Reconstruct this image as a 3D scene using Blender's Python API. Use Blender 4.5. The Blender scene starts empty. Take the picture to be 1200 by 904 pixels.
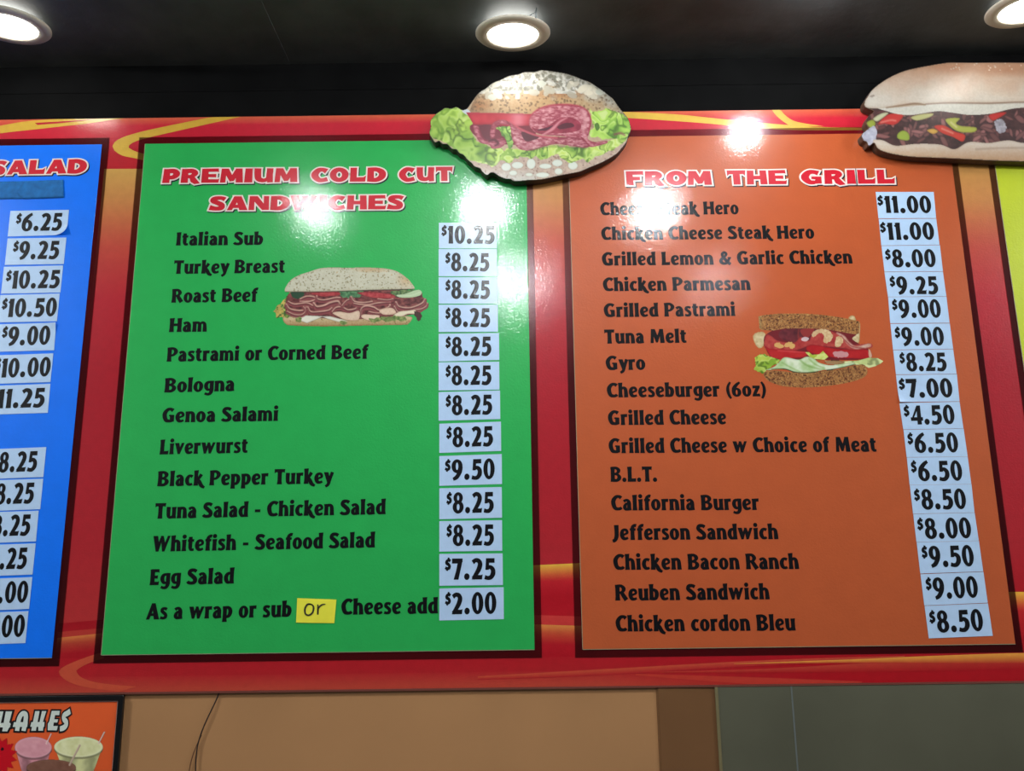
import bpy, bmesh, math, random
import numpy as np
from mathutils import Vector, Matrix

# ------------------------------------------------------------------ camera
IW, IH, FPX = 1200.0, 904.0, 950.0
PITCH, ROLL, YAW = math.radians(11.652), math.radians(-0.7236), math.radians(0.0241)
DIST, EYE = 1.75, 2.0            # board front plane is y = 0
CAM = Vector((0.0, -DIST, EYE))
CEIL = EYE + 1.158
scene = bpy.context.scene
RM = Matrix.Rotation(YAW, 3, 'Z') @ Matrix.Rotation(PITCH, 3, 'X') @ Matrix.Rotation(-ROLL, 3, 'Y')
cd = bpy.data.cameras.new('camera')
cd.sensor_fit = 'HORIZONTAL'; cd.sensor_width = 36.0
cd.lens = 36.0 * FPX / IW
cd.clip_start = 0.02
cam = bpy.data.objects.new('camera', cd)
scene.collection.objects.link(cam)
cam.location = CAM
cam.rotation_euler = (RM @ Matrix.Rotation(math.pi / 2, 3, 'X')).to_euler()
scene.camera = cam

# ------------------------------------------------------------------ light and exposure
world = bpy.data.worlds.new('world'); scene.world = world
world.use_nodes = True
world.node_tree.nodes['Background'].inputs[0].default_value = (0.80, 0.88, 1.0, 1)
world.node_tree.nodes['Background'].inputs[1].default_value = 0.06
scene.view_settings.view_transform = 'Standard'
scene.view_settings.look = 'None'
scene.view_settings.gamma = 1.0
scene.view_settings.exposure = 0.38
scene.view_settings.use_curve_mapping = False
LAMP = 560.0                     # radiance of the downlight lenses

# ------------------------------------------------------------------ mapping a photograph pixel to a real point
def ray(px, py):
    return RM @ Vector(((px - IW / 2) / FPX, 1.0, -(py - IH / 2) / FPX))
def P(px, py, y=0.0):            # on the vertical plane at depth y
    d = ray(px, py); t = (y + DIST) / d.y
    return CAM + d * t
def PC(px, py, z=CEIL):          # on the ceiling
    d = ray(px, py); t = (z - EYE) / d.z
    return CAM + d * t
def PR(px, py, z=CEIL):          # ceiling point whose mirror image in the board shows at the pixel
    p = PC(px, py, z)
    return Vector((p.x, -p.y, p.z))

# ------------------------------------------------------------------ materials
def lin(c):
    return tuple(((v / 255.0) / 12.92 if v / 255.0 <= 0.04045 else ((v / 255.0 + 0.055) / 1.055) ** 2.4) for v in c)
GAIN = 1.0
def alb(c, k=1.0):
    return tuple(min(0.95, v * k * GAIN) for v in lin(c))
MATS = {}
def mat(name, col=None, rough=0.5, spec=0.5, coat=0.0, coat_rough=0.1, metal=0.0, attr=None,
        noise=None, bump=None, emit=None, orange_peel=False, alpha_mul=None):
    if name in MATS: return MATS[name]
    m = bpy.data.materials.new(name); m.use_nodes = True
    nt = m.node_tree; N = nt.nodes; L = nt.links
    b = N['Principled BSDF']
    b.inputs['Roughness'].default_value = rough
    b.inputs['Specular IOR Level'].default_value = spec
    b.inputs['Metallic'].default_value = metal
    b.inputs['Coat Weight'].default_value = coat
    b.inputs['Coat Roughness'].default_value = coat_rough
    tc = N.new('ShaderNodeTexCoord')
    src = None
    if col is not None:
        b.inputs['Base Color'].default_value = (*col, 1)
    if attr:
        a = N.new('ShaderNodeVertexColor'); a.layer_name = attr
        src = a.outputs['Color']
    if noise:                    # (scale, amount, detail)
        n = N.new('ShaderNodeTexNoise'); n.inputs['Scale'].default_value = noise[0]
        n.inputs['Detail'].default_value = noise[2] if len(noise) > 2 else 4
        L.new(tc.outputs['Object'], n.inputs['Vector'])
        mr = N.new('ShaderNodeMapRange')
        mr.inputs['From Min'].default_value = 0.3; mr.inputs['From Max'].default_value = 0.7
        mr.inputs['To Min'].default_value = 1 - noise[1]; mr.inputs['To Max'].default_value = 1 + noise[1]
        L.new(n.outputs['Fac'], mr.inputs['Value'])
        vm = N.new('ShaderNodeVectorMath'); vm.operation = 'SCALE'
        if src: L.new(src, vm.inputs[0])
        else: vm.inputs[0].default_value = col
        L.new(mr.outputs['Result'], vm.inputs['Scale'])
        src = vm.outputs['Vector']
    if src: L.new(src, b.inputs['Base Color'])
    if bump:                     # (scale, strength, distance)
        n = N.new('ShaderNodeTexNoise'); n.inputs['Scale'].default_value = bump[0]
        n.inputs['Detail'].default_value = 3
        L.new(tc.outputs['Object'], n.inputs['Vector'])
        bp = N.new('ShaderNodeBump'); bp.inputs['Strength'].default_value = bump[1]
        bp.inputs['Distance'].default_value = bump[2]
        L.new(n.outputs['Fac'], bp.inputs['Height'])
        L.new(bp.outputs['Normal'], b.inputs['Normal'])
        L.new(bp.outputs['Normal'], b.inputs['Coat Normal'])
    if emit:
        b.inputs['Emission Color'].default_value = (*emit[0], 1)
        b.inputs['Emission Strength'].default_value = emit[1]
    MATS[name] = m
    return m
GLOSS = dict(rough=0.36, spec=0.3, coat=1.0, coat_rough=0.07, bump=(250, 0.5, 0.0006))
def vinyl(name, col, **k):
    g = dict(GLOSS); g.update(k)
    return mat(name, col, **g)

# ------------------------------------------------------------------ scene helpers
C = scene.collection
def link(name, me, m=None, parent=None, loc=None):
    o = bpy.data.objects.new(name, me); C.objects.link(o)
    if m is not None and me is not None:
        me.materials.append(m)
    if parent is not None:
        o.parent = parent
        o.matrix_parent_inverse = Matrix.Translation(-parent.location)
    if loc is not None: o.location = loc
    return o
def tag(o, label=None, cat=None, group=None, kind=None):
    if label: o['label'] = label
    if cat: o['category'] = cat
    if group: o['group'] = group
    if kind: o['kind'] = kind
    return o
def empty(name, loc, label, cat, group=None):
    o = bpy.data.objects.new(name, None); C.objects.link(o)
    o.empty_display_size = 0.02
    o.location = loc
    return tag(o, label, cat, group)
def mesh(name, verts, faces, cols=None):
    me = bpy.data.meshes.new(name)
    me.from_pydata([tuple(v) for v in verts], [], faces)
    if cols is not None:
        a = me.color_attributes.new('print', 'FLOAT_COLOR', 'POINT')
        arr = np.ones((len(verts), 4), dtype=np.float32); arr[:, :3] = np.array(cols)
        a.data.foreach_set('color', arr.ravel())
    me.update()
    return me
def centred(o):                 # move the origin of a world-space mesh to its centre
    me = o.data
    n = len(me.vertices)
    co = np.empty(n * 3, dtype=np.float32); me.vertices.foreach_get('co', co)
    co = co.reshape(-1, 3); c = (co.min(0) + co.max(0)) / 2
    me.vertices.foreach_set('co', (co - c).astype(np.float32).ravel()); me.update()
    o.location = Vector(c.tolist())
    return o
def slab(name, quad, y_front, thick, m, parent=None, bevel=0.0):
    """a rectangular sheet given by four (x, z) corners, front face at y_front"""
    V = [(x, y_front, z) for x, z in quad] + [(x, y_front + thick, z) for x, z in quad]
    n = len(quad)
    F = [tuple(range(n))[::-1], tuple(range(n, 2 * n))]
    F += [(i, (i + 1) % n, n + (i + 1) % n, n + i) for i in range(n)]
    me = mesh(name, V, F)
    bm = bmesh.new(); bm.from_mesh(me); bmesh.ops.recalc_face_normals(bm, faces=bm.faces[:])
    if bevel:
        bmesh.ops.bevel(bm, geom=bm.edges[:], offset=bevel, segments=2, affect='EDGES', profile=0.5)
    bm.to_mesh(me); bm.free()
    return link(name, me, m, parent)
def box(name, x0, x1, y0, y1, z0, z1, m, parent=None, bevel=0.0):
    return slab(name, [(x0, z0), (x1, z0), (x1, z1), (x0, z1)], y0, y1 - y0, m, parent, bevel)
def tube(name, pts, r, m, parent=None, seg=10):
    cu = bpy.data.curves.new(name, 'CURVE'); cu.dimensions = '3D'
    cu.bevel_depth = r; cu.bevel_resolution = 3; cu.resolution_u = 8
    sp = cu.splines.new('NURBS'); sp.points.add(len(pts) - 1)
    for i, p in enumerate(pts): sp.points[i].co = (*p, 1)
    sp.use_endpoint_u = True; sp.order_u = 4
    o = bpy.data.objects.new(name, cu)
    C.objects.link(o)
    dg = bpy.context.evaluated_depsgraph_get()
    me = bpy.data.meshes.new_from_object(o.evaluated_get(dg))
    bpy.data.objects.remove(o)
    for p in me.polygons: p.use_smooth = True
    me.materials.clear()
    return link(name, me, m, parent)
def lathe(name, prof, m, parent=None, seg=56, closed=False):
    V = []; F = []; n = len(prof)
    for i in range(seg):
        a = 2 * math.pi * i / seg
        for r, z in prof: V.append((r * math.cos(a), r * math.sin(a), z))
    for i in range(seg):
        j = (i + 1) % seg
        for k in range(n - 1):
            F.append((i * n + k, j * n + k, j * n + k + 1, i * n + k + 1))
    me = mesh(name, V, F)
    bm = bmesh.new(); bm.from_mesh(me)
    bmesh.ops.remove_doubles(bm, verts=bm.verts[:], dist=1e-6)
    bmesh.ops.recalc_face_normals(bm, faces=bm.faces[:])
    for f in bm.faces: f.smooth = True
    bm.to_mesh(me); bm.free()
    return link(name, me, m, parent)

# ------------------------------------------------------------------ the room
M_ceil = mat('black_ceiling_paint', lin((72, 76, 76)), rough=0.6, spec=0.3, noise=(9, 0.25), bump=(60, 0.3, 0.002))
M_black = mat('black_wall_paint', lin((12, 12, 12)), rough=0.8, spec=0.05, noise=(14, 0.3))
M_tan = mat('tan_painted_wall', lin((170, 126, 84)), rough=0.32, spec=0.5, noise=(3, 0.08), bump=(25, 0.15, 0.002))
M_floor = mat('floor_tile', lin((120, 110, 100)), rough=0.4, noise=(5, 0.1))
WY = 0.0045                        # face of the wall the board hangs on
XL, XR = -4.4, 4.6
ZB = P(600, 806).z                # bottom edge of the board
def room():
    o = box('floor', XL, XR, -4.5, WY + 0.1, -0.06, 0.0, M_floor); tag(o, kind='structure')
    # black ceiling: boards with a fine joint where two sheets meet
    o = box('ceiling', XL, XR, -4.5, WY + 0.1, CEIL, CEIL + 0.05, M_ceil); tag(o, kind='structure')
    jx = PC(338, 76).x
    s = box('ceiling_batten', jx - 0.006, jx + 0.006, -4.4, WY - 0.001, CEIL - 0.0012, CEIL + 0.001, M_ceil, o)
    o = box('wall_back', XL, XR, WY, WY + 0.1, 0.0, CEIL, M_tan); tag(o, kind='structure')
    # black fascia above the board
    zt = P(600, 133, 0).z
    f = box('trim_1', XL, XR, WY - 0.003, WY - 0.0003, zt - 0.03, CEIL - 0.0005, M_black); tag(f, kind='structure')
    z1 = P(600, 101, WY - 0.004).z
    f2 = box('trim_2', XL, XR, WY - 0.0045, WY - 0.0030, z1 - 0.004, z1 + 0.003, M_black, None, 0.001); tag(f2, kind='structure')
room()
# ------------------------------------------------------------------ downlights
M_trim = mat('downlight_trim_enamel', lin((205, 196, 178)), rough=0.45)
M_lens = mat('downlight_lens', (1, 1, 1), rough=0.6, emit=((1.0, 0.965, 0.90), LAMP))
M_near = mat('near_downlight_lens', (1, 1, 1), rough=0.6, emit=((1.0, 0.97, 0.91), 10.0))
M_half = mat('weaker_downlight_lens', (1, 1, 1), rough=0.6, emit=((0.94, 0.975, 1.0), LAMP * 0.28))
M_mid = mat('middle_downlight_lens', (1, 1, 1), rough=0.6, emit=((0.94, 0.975, 1.0), LAMP * 0.6))
M_cool = mat('added_fill_lamp_lens', (1, 1, 1), rough=0.6, emit=((0.94, 0.975, 1.0), LAMP))
M_dim = mat('far_downlight_lens', (1, 1, 1), rough=0.6, emit=((0.95, 0.97, 1.0), LAMP * 0.6))
M_steel_clip = mat('spring_steel', lin((150, 155, 155)), rough=0.35, metal=0.9)
def downlight(loc, label, r=0.080, rl=None, tilt=0.0, clip=False, lens=None, dome=0.0, group='recessed downlights in the black ceiling'):
    rl = rl or r * 0.70
    t = empty('downlight', loc, label, 'ceiling light', group)
    a = lathe('trim_ring', [(rl, -0.001), (rl + 0.001, -0.0065), (r * 0.86, -0.0060), (r * 0.97, -0.0040), (r, -0.0015), (r, 0.0006), (r * 0.9, 0.0015), (rl, 0.0015), (rl, -0.001)], M_trim)
    b = lathe('lens', [(0.00001, -0.0060 - dome), (rl * 0.38, -0.0056 - dome * .92), (rl * 0.7, -0.0050 - dome * .7), (rl * 0.92, -0.0042 - dome * .38), (rl * 0.999, -0.0010)], lens or M_lens)
    for o in (a, b):
        o.parent = t
    if clip:
        c = tube('spring_clip', [(0.026, -0.058, 0.004), (0.036, -0.066, 0.006), (0.047, -0.068, 0.010), (0.050, -0.068, 0.016)], 0.0012, M_steel_clip); c.parent = t
        c = tube('spring_clip', [(0.050, -0.068, -0.001), (0.050, -0.069, 0.012), (0.051, -0.067, 0.022)], 0.0016, M_steel_clip); c.parent = t
    t.rotation_euler = (math.radians(tilt), 0, 0)
    return t
def hang(px, py, r, tilt):
    h = math.sin(math.radians(abs(tilt))) * r
    p = PC(px, py, CEIL - h - 0.002)
    return p
downlight(hang(601, 39, 0.083, 9), 'round downlight hanging above the green and orange panels, its spring clip showing', 0.084, 0.057, 9, True, M_near)
downlight(hang(10, 29, 0.083, 7), 'round downlight above the blue panel, cut by the picture edge', 0.083, 0.057, 7, False, M_near)
downlight(hang(1205, 9, 0.083, 7), 'round downlight above the steak sandwich cutout, cut by the picture edge', 0.083, 0.057, 7, False, M_near)
# the row nearer the customer, seen only as reflections in the glossy board
for px, py, r, w in ((370, 246, 0.034, 'as white glare under SANDWICHES'), (568, 243, 0.036, 'as white glare above the $10.25 price sticker'), (766, 245, 0.036, 'as white glare over Cheese Steak'), (873, 155, 0.032, 'as white glare at the top edge of the orange panel')):
    p = PR(px, py + 2, CEIL - r * .5)
    downlight((p.x, p.y, CEIL - 0.003), 'downlight out of view, reflected ' + w, r * 1.35, r, 0, dome=r * .9, lens=M_half if py < 200 or px < 400 else M_mid, group='downlights over the counter')
for px, py, r, w in ((600, 328, 0.060, 'right of the upper $8.25 price stickers'), (836, 325, 0.03, 'on the Chicken Parmesan line')):
    p = PR(px, py)
    downlight((p.x, p.y, CEIL - 0.003), 'dim round downlight out of view, reflected faintly ' + w, r * 1.35, r, 0, lens=M_dim, group='dim downlights behind the counter row')

for px, py, side in ((-170, 243, 'beyond the blue panel'), (1380, 243, 'beyond the yellow panel'), (-270, 380, 'farther back to the left'), (1470, 380, 'farther back to the right')):  # fill lamps added out of view at the sides to even the board's light
    p = PR(px, py)
    downlight((p.x, p.y, CEIL - 0.003), 'added fill lamp out of view over the counter, ' + side, 0.09, 0.066, 0, dome=.045, lens=M_cool, group='downlights over the counter')

# ------------------------------------------------------------------ menu board
def V2(px, py, y=0.0):
    p = P(px, py, y); return (p.x, p.z)
def hline(px_pts, y=0.0):         # mean height of pixels along a horizontal edge
    return sum(P(a, b, y).z for a, b in px_pts) / len(px_pts)
def vline(px_pts, y=0.0):
    return sum(P(a, b, y).x for a, b in px_pts) / len(px_pts)
ZT = hline([(300, 136), (500, 133.5), (740, 131.4), (1010, 128.4)])
ZBm = hline([(300, 809.5), (700, 804.5), (1100, 800)])
BX0, BX1 = P(-420, 450).x, P(1640, 450).x
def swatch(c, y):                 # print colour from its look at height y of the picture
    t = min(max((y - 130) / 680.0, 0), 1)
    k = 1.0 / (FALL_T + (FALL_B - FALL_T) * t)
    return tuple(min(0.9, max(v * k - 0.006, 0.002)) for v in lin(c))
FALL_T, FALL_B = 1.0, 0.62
M_board = vinyl('red_board_print', lin((174, 16, 30)), noise=(40, 0.05))
M_print = mat('board_print', attr='print', noise=(60, 0.05), **GLOSS)
board = empty('menu_board', (0, 0, (ZT + ZBm) / 2), 'long red menu board with yellow swirls on the wall below the black ceiling', 'menu board')
def kid(o, parent):
    o.parent = parent; o.matrix_parent_inverse = Matrix.Translation(-parent.location); return o
kid(box('backing', BX0, BX1, 0.0, WY - 0.0005, ZBm, ZT, M_board), board)
kid(box('edge_strip', BX0, BX1, -0.0012, 0.004, ZBm - 0.004, ZBm, mat('board_edge_strip', lin((110, 60, 50)), rough=0.35)), board)
EDGE = (vline([(116, 769)]),)
class Print:                      # flat printed shapes with colours at their corners
    def __init__(s, y): s.V = []; s.F = []; s.K = []; s.y = y
    def poly(s, pts, cols, smooth=False):
        if smooth: pts = spline(pts)
        b = len(s.V)
        for q in pts:
            z = min(max(P(*q).z, ZBm + 0.0003), ZT - 0.0003)
            s.V.append((P(*q).x, s.y - 1.5e-6 * (len(s.F) % 60), z))
        if isinstance(cols[0], (int, float)): cols = [cols] * len(pts)
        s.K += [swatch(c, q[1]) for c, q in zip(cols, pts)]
        s.F.append(tuple(range(b, b + len(pts))))
    def ribbon(s, A, B, ca, cb=None, n=10):     # between two curves, resampled
        A, B = resample(spline(A, 8), n * 2), resample(spline(B, 8), n * 2)
        cb = cb or ca
        for i in range(len(A) - 1):
            s.poly([A[i], A[i + 1], B[i + 1], B[i]], [ca, ca, cb, cb])
    def grad(s, xl, xr, stops, nx=4):            # xl, xr: functions of y; stops: (y at left, y at right, colour)
        for (y0, z0, c0), (y1, z1, c1) in zip(stops, stops[1:]):
            for k in range(4):
                a, b = k / 4, (k + 1) / 4
                f = lambda u, v, t: u + (v - u) * t
                ca = tuple(f(p, q, a) for p, q in zip(c0, c1)); cb = tuple(f(p, q, b) for p, q in zip(c0, c1))
                ya, yb, za, zb = f(y0, y1, a), f(y0, y1, b), f(z0, z1, a), f(z0, z1, b)
                s.poly([(xl(ya), ya), (xr(za), za), (xr(zb), zb), (xl(yb), yb)], [ca, ca, cb, cb])
    def build(s, name, m, parent=None):
        me = mesh(name, s.V, s.F, s.K)
        bm = bmesh.new(); bm.from_mesh(me)
        for f in bm.faces:
            f.normal_update()
            if f.normal.y > 0: f.normal_flip()
        bm.to_mesh(me); bm.free()
        o = link(name, me, m)
        return kid(o, parent) if parent else o
def spline(pts, n=6, closed=False):
    pts = [tuple(p) for p in pts]; m = len(pts); out = []
    rng = range(m) if closed else range(m - 1)
    g = (lambda i: pts[i % m]) if closed else (lambda i: pts[min(max(i, 0), m - 1)])
    for i in rng:
        p0, p1, p2, p3 = g(i - 1), g(i), g(i + 1), g(i + 2)
        for k in range(n):
            t = k / n
            out.append(tuple(0.5 * ((2 * b) + (-a + c) * t + (2 * a - 5 * b + 4 * c - d) * t * t + (-a + 3 * b - 3 * c + d) * t ** 3) for a, b, c, d in zip(p0, p1, p2, p3)))
    if not closed: out.append(pts[-1])
    return out
def resample(pts, n):
    p = np.array(pts, float); d = np.r_[0, np.cumsum(np.hypot(*(p[1:, :2] - p[:-1, :2]).T))]
    t = np.linspace(0, d[-1], n + 1)
    return [tuple(q) for q in np.stack([np.interp(t, d, p[:, i]) for i in range(p.shape[1])], 1)]
pr = Print(-0.0002)
RED, DRED, LRED = (168, 30, 44), (128, 16, 24), (150, 40, 36)
YEL, TAN = (205, 165, 62), (196, 150, 78)
# columns between the panels
colL = (lambda y: 135 - 0.1 * (y - 150) - 8, lambda y: 176 - 0.09 * (y - 150) + 2)
colM = (lambda y: 612 + 0.0165 * (y - 160), lambda y: 672 + 0.028 * (y - 160))
colR = (lambda y: 1106 + 0.13 * (y - 160), lambda y: 1168 + 0.155 * (y - 160))
for c in (colL, colM, colR):
    t_ = 198 if c is colL else 160
    pr.grad(*c, [(t_, t_, (194, 150, 76)), (235, 235, (184, 122, 68)), (290, 290, (174, 66, 52)), (350, 350, (164, 32, 42)), (430, 430, (150, 22, 34)), (640, 640, (144, 30, 36))])
pr.grad(*colL, [(640, 640, (144, 30, 36)), (731, 726, (146, 38, 38))])
pr.grad(*colL, [(731, 726, (132, 14, 24)), (741, 736, (134, 20, 26))])
pr.grad(*colL, [(741, 736, (150, 42, 36)), (748, 742, (150, 46, 38))])
pr.grad(*colL, [(748, 742, (172, 98, 50)), (756, 750, (146, 52, 36)), (768, 762, (136, 18, 26)), (800, 800, (136, 16, 24))])
pr.grad(*colM, [(640, 640, (144, 30, 36)), (663, 660, (146, 32, 38))])
pr.grad(*colM, [(663, 660, (192, 152, 56)), (671, 668, (176, 100, 46)), (682, 680, (156, 28, 34)), (700, 700, (142, 14, 26)), (721, 723, (146, 20, 28))])
pr.grad(*colM, [(721, 723, (164, 48, 44)), (732, 734, (162, 44, 42))])
pr.grad(*colM, [(732, 734, (178, 112, 54)), (742, 744, (158, 60, 38)), (755, 757, (142, 20, 28)), (770, 770, (140, 16, 26))])
pr.grad(*colR, [(640, 640, (144, 30, 36)), (694, 694, (142, 20, 28))])
pr.grad(*colR, [(694, 694, (196, 152, 52)), (703, 703, (182, 104, 44)), (716, 716, (156, 30, 32)), (762, 762, (134, 14, 22))])
# top strip, orange fading to red
for x0, x1 in ((-200, 130), (130, 520), (520, 900), (900, 1400)):
    e = lambda x: 139.5 - 0.0116 * x
    f = lambda x: 171 - 0.0155 * x
    pr.poly([(x0, e(x0) - 3), (x1, e(x1) - 3), (x1, e(x1) + 10), (x0, e(x0) + 10)], [(206, 96, 66), (206, 96, 66), (196, 40, 56), (196, 40, 56)])
    pr.poly([(x0, e(x0) + 10), (x1, e(x1) + 10), (x1, f(x1) + 6), (x0, f(x0) + 6)], [(196, 40, 56), (196, 40, 56), (178, 26, 44), (178, 26, 44)])
# bottom strip
bt = lambda x: 781 - 0.0125 * x
for x0, x1 in ((-200, 300), (300, 700)):
    g = lambda x: bt(x) + 14
    h = lambda x: 816 - 0.0123 * x
    pr.poly([(x0, bt(x0) - 8), (x1, bt(x1) - 8), (x1, g(x1)), (x0, g(x0))], [(142, 20, 28), (142, 20, 28), (140, 26, 30), (140, 26, 30)])
    pr.poly([(x0, g(x0)), (x1, g(x1)), (x1, h(x1)), (x0, h(x0))], [(142, 30, 32), (142, 30, 32), (148, 54, 40), (148, 54, 40)])
pr.poly([(700, 763), (960, 760), (960, 781), (700, 785)], [(142, 20, 28), (140, 16, 24), (138, 16, 24), (140, 26, 30)])
pr.poly([(700, 785), (960, 781), (960, 806), (700, 809)], [(142, 30, 32), (138, 16, 24), (136, 14, 22), (148, 54, 40)])
pr.poly([(960, 760), (1400, 756), (1400, 800), (960, 806)], [(140, 16, 24), (140, 14, 22), (134, 14, 22), (136, 14, 22)])
_k = [0]
def swirl(*a, **k):
    q = Print(-0.0004 - 0.00004 * (_k[0] % 4)); _k[0] += 1
    q.ribbon(*a, **k); q.build('printed_swirl', M_print, board)
# top left sweep and the notch in it
swirl([(-120, 163), (-40, 152), (0, 147.5), (25, 143), (60, 140), (100, 138), (146, 137)], [(-120, 178), (-40, 164), (0, 156.5), (40, 152), (75, 148), (110, 144), (146, 138)], YEL)
swirl([(175, 190), (160, 186), (142, 182), (132, 173), (138, 164), (160, 156), (200, 147), (250, 137)], [(175, 182), (160, 178), (152, 174), (150, 171), (156, 167), (172, 162), (215, 152), (282, 137)], YEL, n=16)
swirl([(730, 131), (790, 134), (830, 138), (870, 142), (915, 146), (960, 149), (1030, 150)], [(730, 138), (790, 142), (830, 145), (870, 149), (915, 152), (960, 153), (1030, 152.5)], (214, 176, 72))
swirl([(904, 128), (909, 135), (917, 142), (926, 148)], [(914, 128), (921, 136), (934, 143), (965, 148)], (210, 168, 72))
# bottom swirls
SW = (158, 62, 42)
swirl([(122, 764), (100, 771), (76, 781), (69, 789), (80, 799), (102, 806), (140, 811)], [(122, 772), (108, 776), (92, 784), (90, 788), (97, 795), (118, 801), (160, 805)], SW, n=14)
swirl([(740, 788), (900, 784), (1100, 772), (1300, 762)], [(740, 789), (900, 789), (1100, 787), (1300, 782)], (150, 50, 38), (134, 14, 22))
swirl([(560, 793), (700, 785), (900, 774), (1060, 769)], [(560, 797), (700, 792), (900, 780), (1060, 772)], (158, 62, 42), (140, 26, 30))
swirl([(860, 778), (1000, 773), (1080, 769.5), (1200, 765.5), (1400, 762)], [(860, 778.6), (1000, 777.5), (1080, 778), (1200, 778), (1400, 775)], (186, 128, 52), (142, 26, 28))
swirl([(745, 790), (880, 794), (960, 797), (1010, 799)], [(745, 792), (850, 800), (900, 803), (1010, 804)], (150, 44, 34))
pr3 = Print(-0.0006)
pr3.poly([(41, 144.2), (70, 142.6), (112, 139.8), (96, 142), (70, 144.6), (44, 146.6)], (176, 34, 46))
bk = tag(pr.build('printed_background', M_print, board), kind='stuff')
pr3.build('printed_swirl', M_print, board)

# panels ------------------------------------------------------------
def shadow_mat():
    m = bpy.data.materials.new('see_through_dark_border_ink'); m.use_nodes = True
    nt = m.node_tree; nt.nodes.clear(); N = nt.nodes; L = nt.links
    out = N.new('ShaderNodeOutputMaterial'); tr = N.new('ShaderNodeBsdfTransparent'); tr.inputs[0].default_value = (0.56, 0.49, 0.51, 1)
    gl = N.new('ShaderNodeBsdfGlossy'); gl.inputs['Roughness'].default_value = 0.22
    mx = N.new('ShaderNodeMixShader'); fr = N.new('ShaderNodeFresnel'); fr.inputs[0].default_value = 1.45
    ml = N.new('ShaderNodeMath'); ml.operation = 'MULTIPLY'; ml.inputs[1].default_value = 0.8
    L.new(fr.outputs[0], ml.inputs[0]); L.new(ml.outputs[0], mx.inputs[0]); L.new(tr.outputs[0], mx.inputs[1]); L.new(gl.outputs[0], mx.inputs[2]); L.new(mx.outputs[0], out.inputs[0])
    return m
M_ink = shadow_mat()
M_lip = mat('white_panel_edge', lin((150, 138, 108)), rough=0.4)
YP = -0.0022                      # front of the coloured panels
class Panel: pass
def panel(kind, xl, xr, zt, zb, col, label, border):
    bl, br, bt_, bb = border
    # dark see-through border, printed on the board around the panel
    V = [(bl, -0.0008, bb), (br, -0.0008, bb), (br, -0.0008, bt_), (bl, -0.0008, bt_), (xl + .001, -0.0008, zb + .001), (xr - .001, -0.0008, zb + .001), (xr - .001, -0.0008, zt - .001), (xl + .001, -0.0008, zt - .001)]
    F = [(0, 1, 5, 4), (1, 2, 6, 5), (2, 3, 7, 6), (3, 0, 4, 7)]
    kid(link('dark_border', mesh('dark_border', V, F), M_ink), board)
    t = empty('menu_card', ((xl + xr) / 2, YP, (zt + zb) / 2), label, 'menu panel', 'coloured panels of the menu board')
    m = vinyl(kind + '_panel_print', col, noise=(22, 0.035))
    kid(box('sheet', xl, xr, YP, -0.0009, zb, zt, m, None, 0.0003), t)
    # pale cut edge of the sheet along the left and bottom
    e = 0.0011
    kid(box('cut_edge', xl - e, xl + 0.0002, YP + 0.0001, -0.0009, zb - e, zt, M_lip), t)
    kid(box('cut_edge', xl - e, xr, YP + 0.0001, -0.0009, zb - e, zb + 0.0002, M_lip), t)
    return t
ztop = hline([(171, 168.7), (490, 165.5), (740, 160.7), (1010, 157)])
zbot = hline([(118.7, 769.2), (626.2, 760), (683, 759.2), (1188.8, 756.7)])
btop = hline([(128.9, 162), (165, 161.7), (625, 155)]); bbot = hline([(108.7, 778.7), (635, 769.7), (673.8, 769.2), (1198.3, 765.5)])
GREEN, ORANGE, BLUE, YELLOW = (36, 166, 78), (180, 84, 43), (0, 112, 240), (184, 198, 30)
xb = vline([(120.2, 169.3), (60.9, 770.7)]); xb2 = vline([(128.9, 162), (69.4, 779.6)])
pw = vline([(626.2, 760)]) - vline([(118.7, 769.2)])
zt_b = hline([(0, 171.6), (120, 169.3)]); zb_b = hline([(0, 772.3), (60.9, 770.7)])
zt_g = hline([(171, 168.7), (490, 165.5)]); zb_g = hline([(118.7, 769.2), (626.2, 760)])
zt_o = hline([(740, 160.7), (1010, 157)]); zb_o = hline([(683, 759.2), (1188.8, 756.7)])
def bd(z, s): return z + s
xg0, xg1 = vline([(171.2, 168.7), (118.7, 769.2)]), vline([(617.8, 250), (626.2, 760)])
xo0, xo1 = vline([(683, 759.2), (668.3, 250)]), vline([(1188.8, 756.7), (1115.3, 190)])
xy0 = vline([(1165.8, 195), (1182.5, 310), (1198.3, 420)])
dz1 = P(300, 768).z - P(300, 778).z; dz2 = P(300, 157).z - P(300, 165).z
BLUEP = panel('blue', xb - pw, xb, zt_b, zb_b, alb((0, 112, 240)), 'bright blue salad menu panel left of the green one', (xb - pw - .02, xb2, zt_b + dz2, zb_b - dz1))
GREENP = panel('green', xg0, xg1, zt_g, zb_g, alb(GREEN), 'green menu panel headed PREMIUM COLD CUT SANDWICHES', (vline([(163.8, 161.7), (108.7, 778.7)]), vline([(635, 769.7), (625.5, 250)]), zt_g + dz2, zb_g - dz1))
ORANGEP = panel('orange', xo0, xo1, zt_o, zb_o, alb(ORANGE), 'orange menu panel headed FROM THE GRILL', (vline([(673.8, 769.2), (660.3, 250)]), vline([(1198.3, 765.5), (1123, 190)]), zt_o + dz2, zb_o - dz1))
YELLOWP = panel('yellow', xy0, xy0 + pw, zt_o, zb_o, alb(YELLOW), 'lemon yellow menu panel cut by the right picture edge', (vline([(1157.5, 195), (1193.7, 440)]), xy0 + pw + 0.02, zt_o + dz2, zb_o - dz1))

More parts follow.
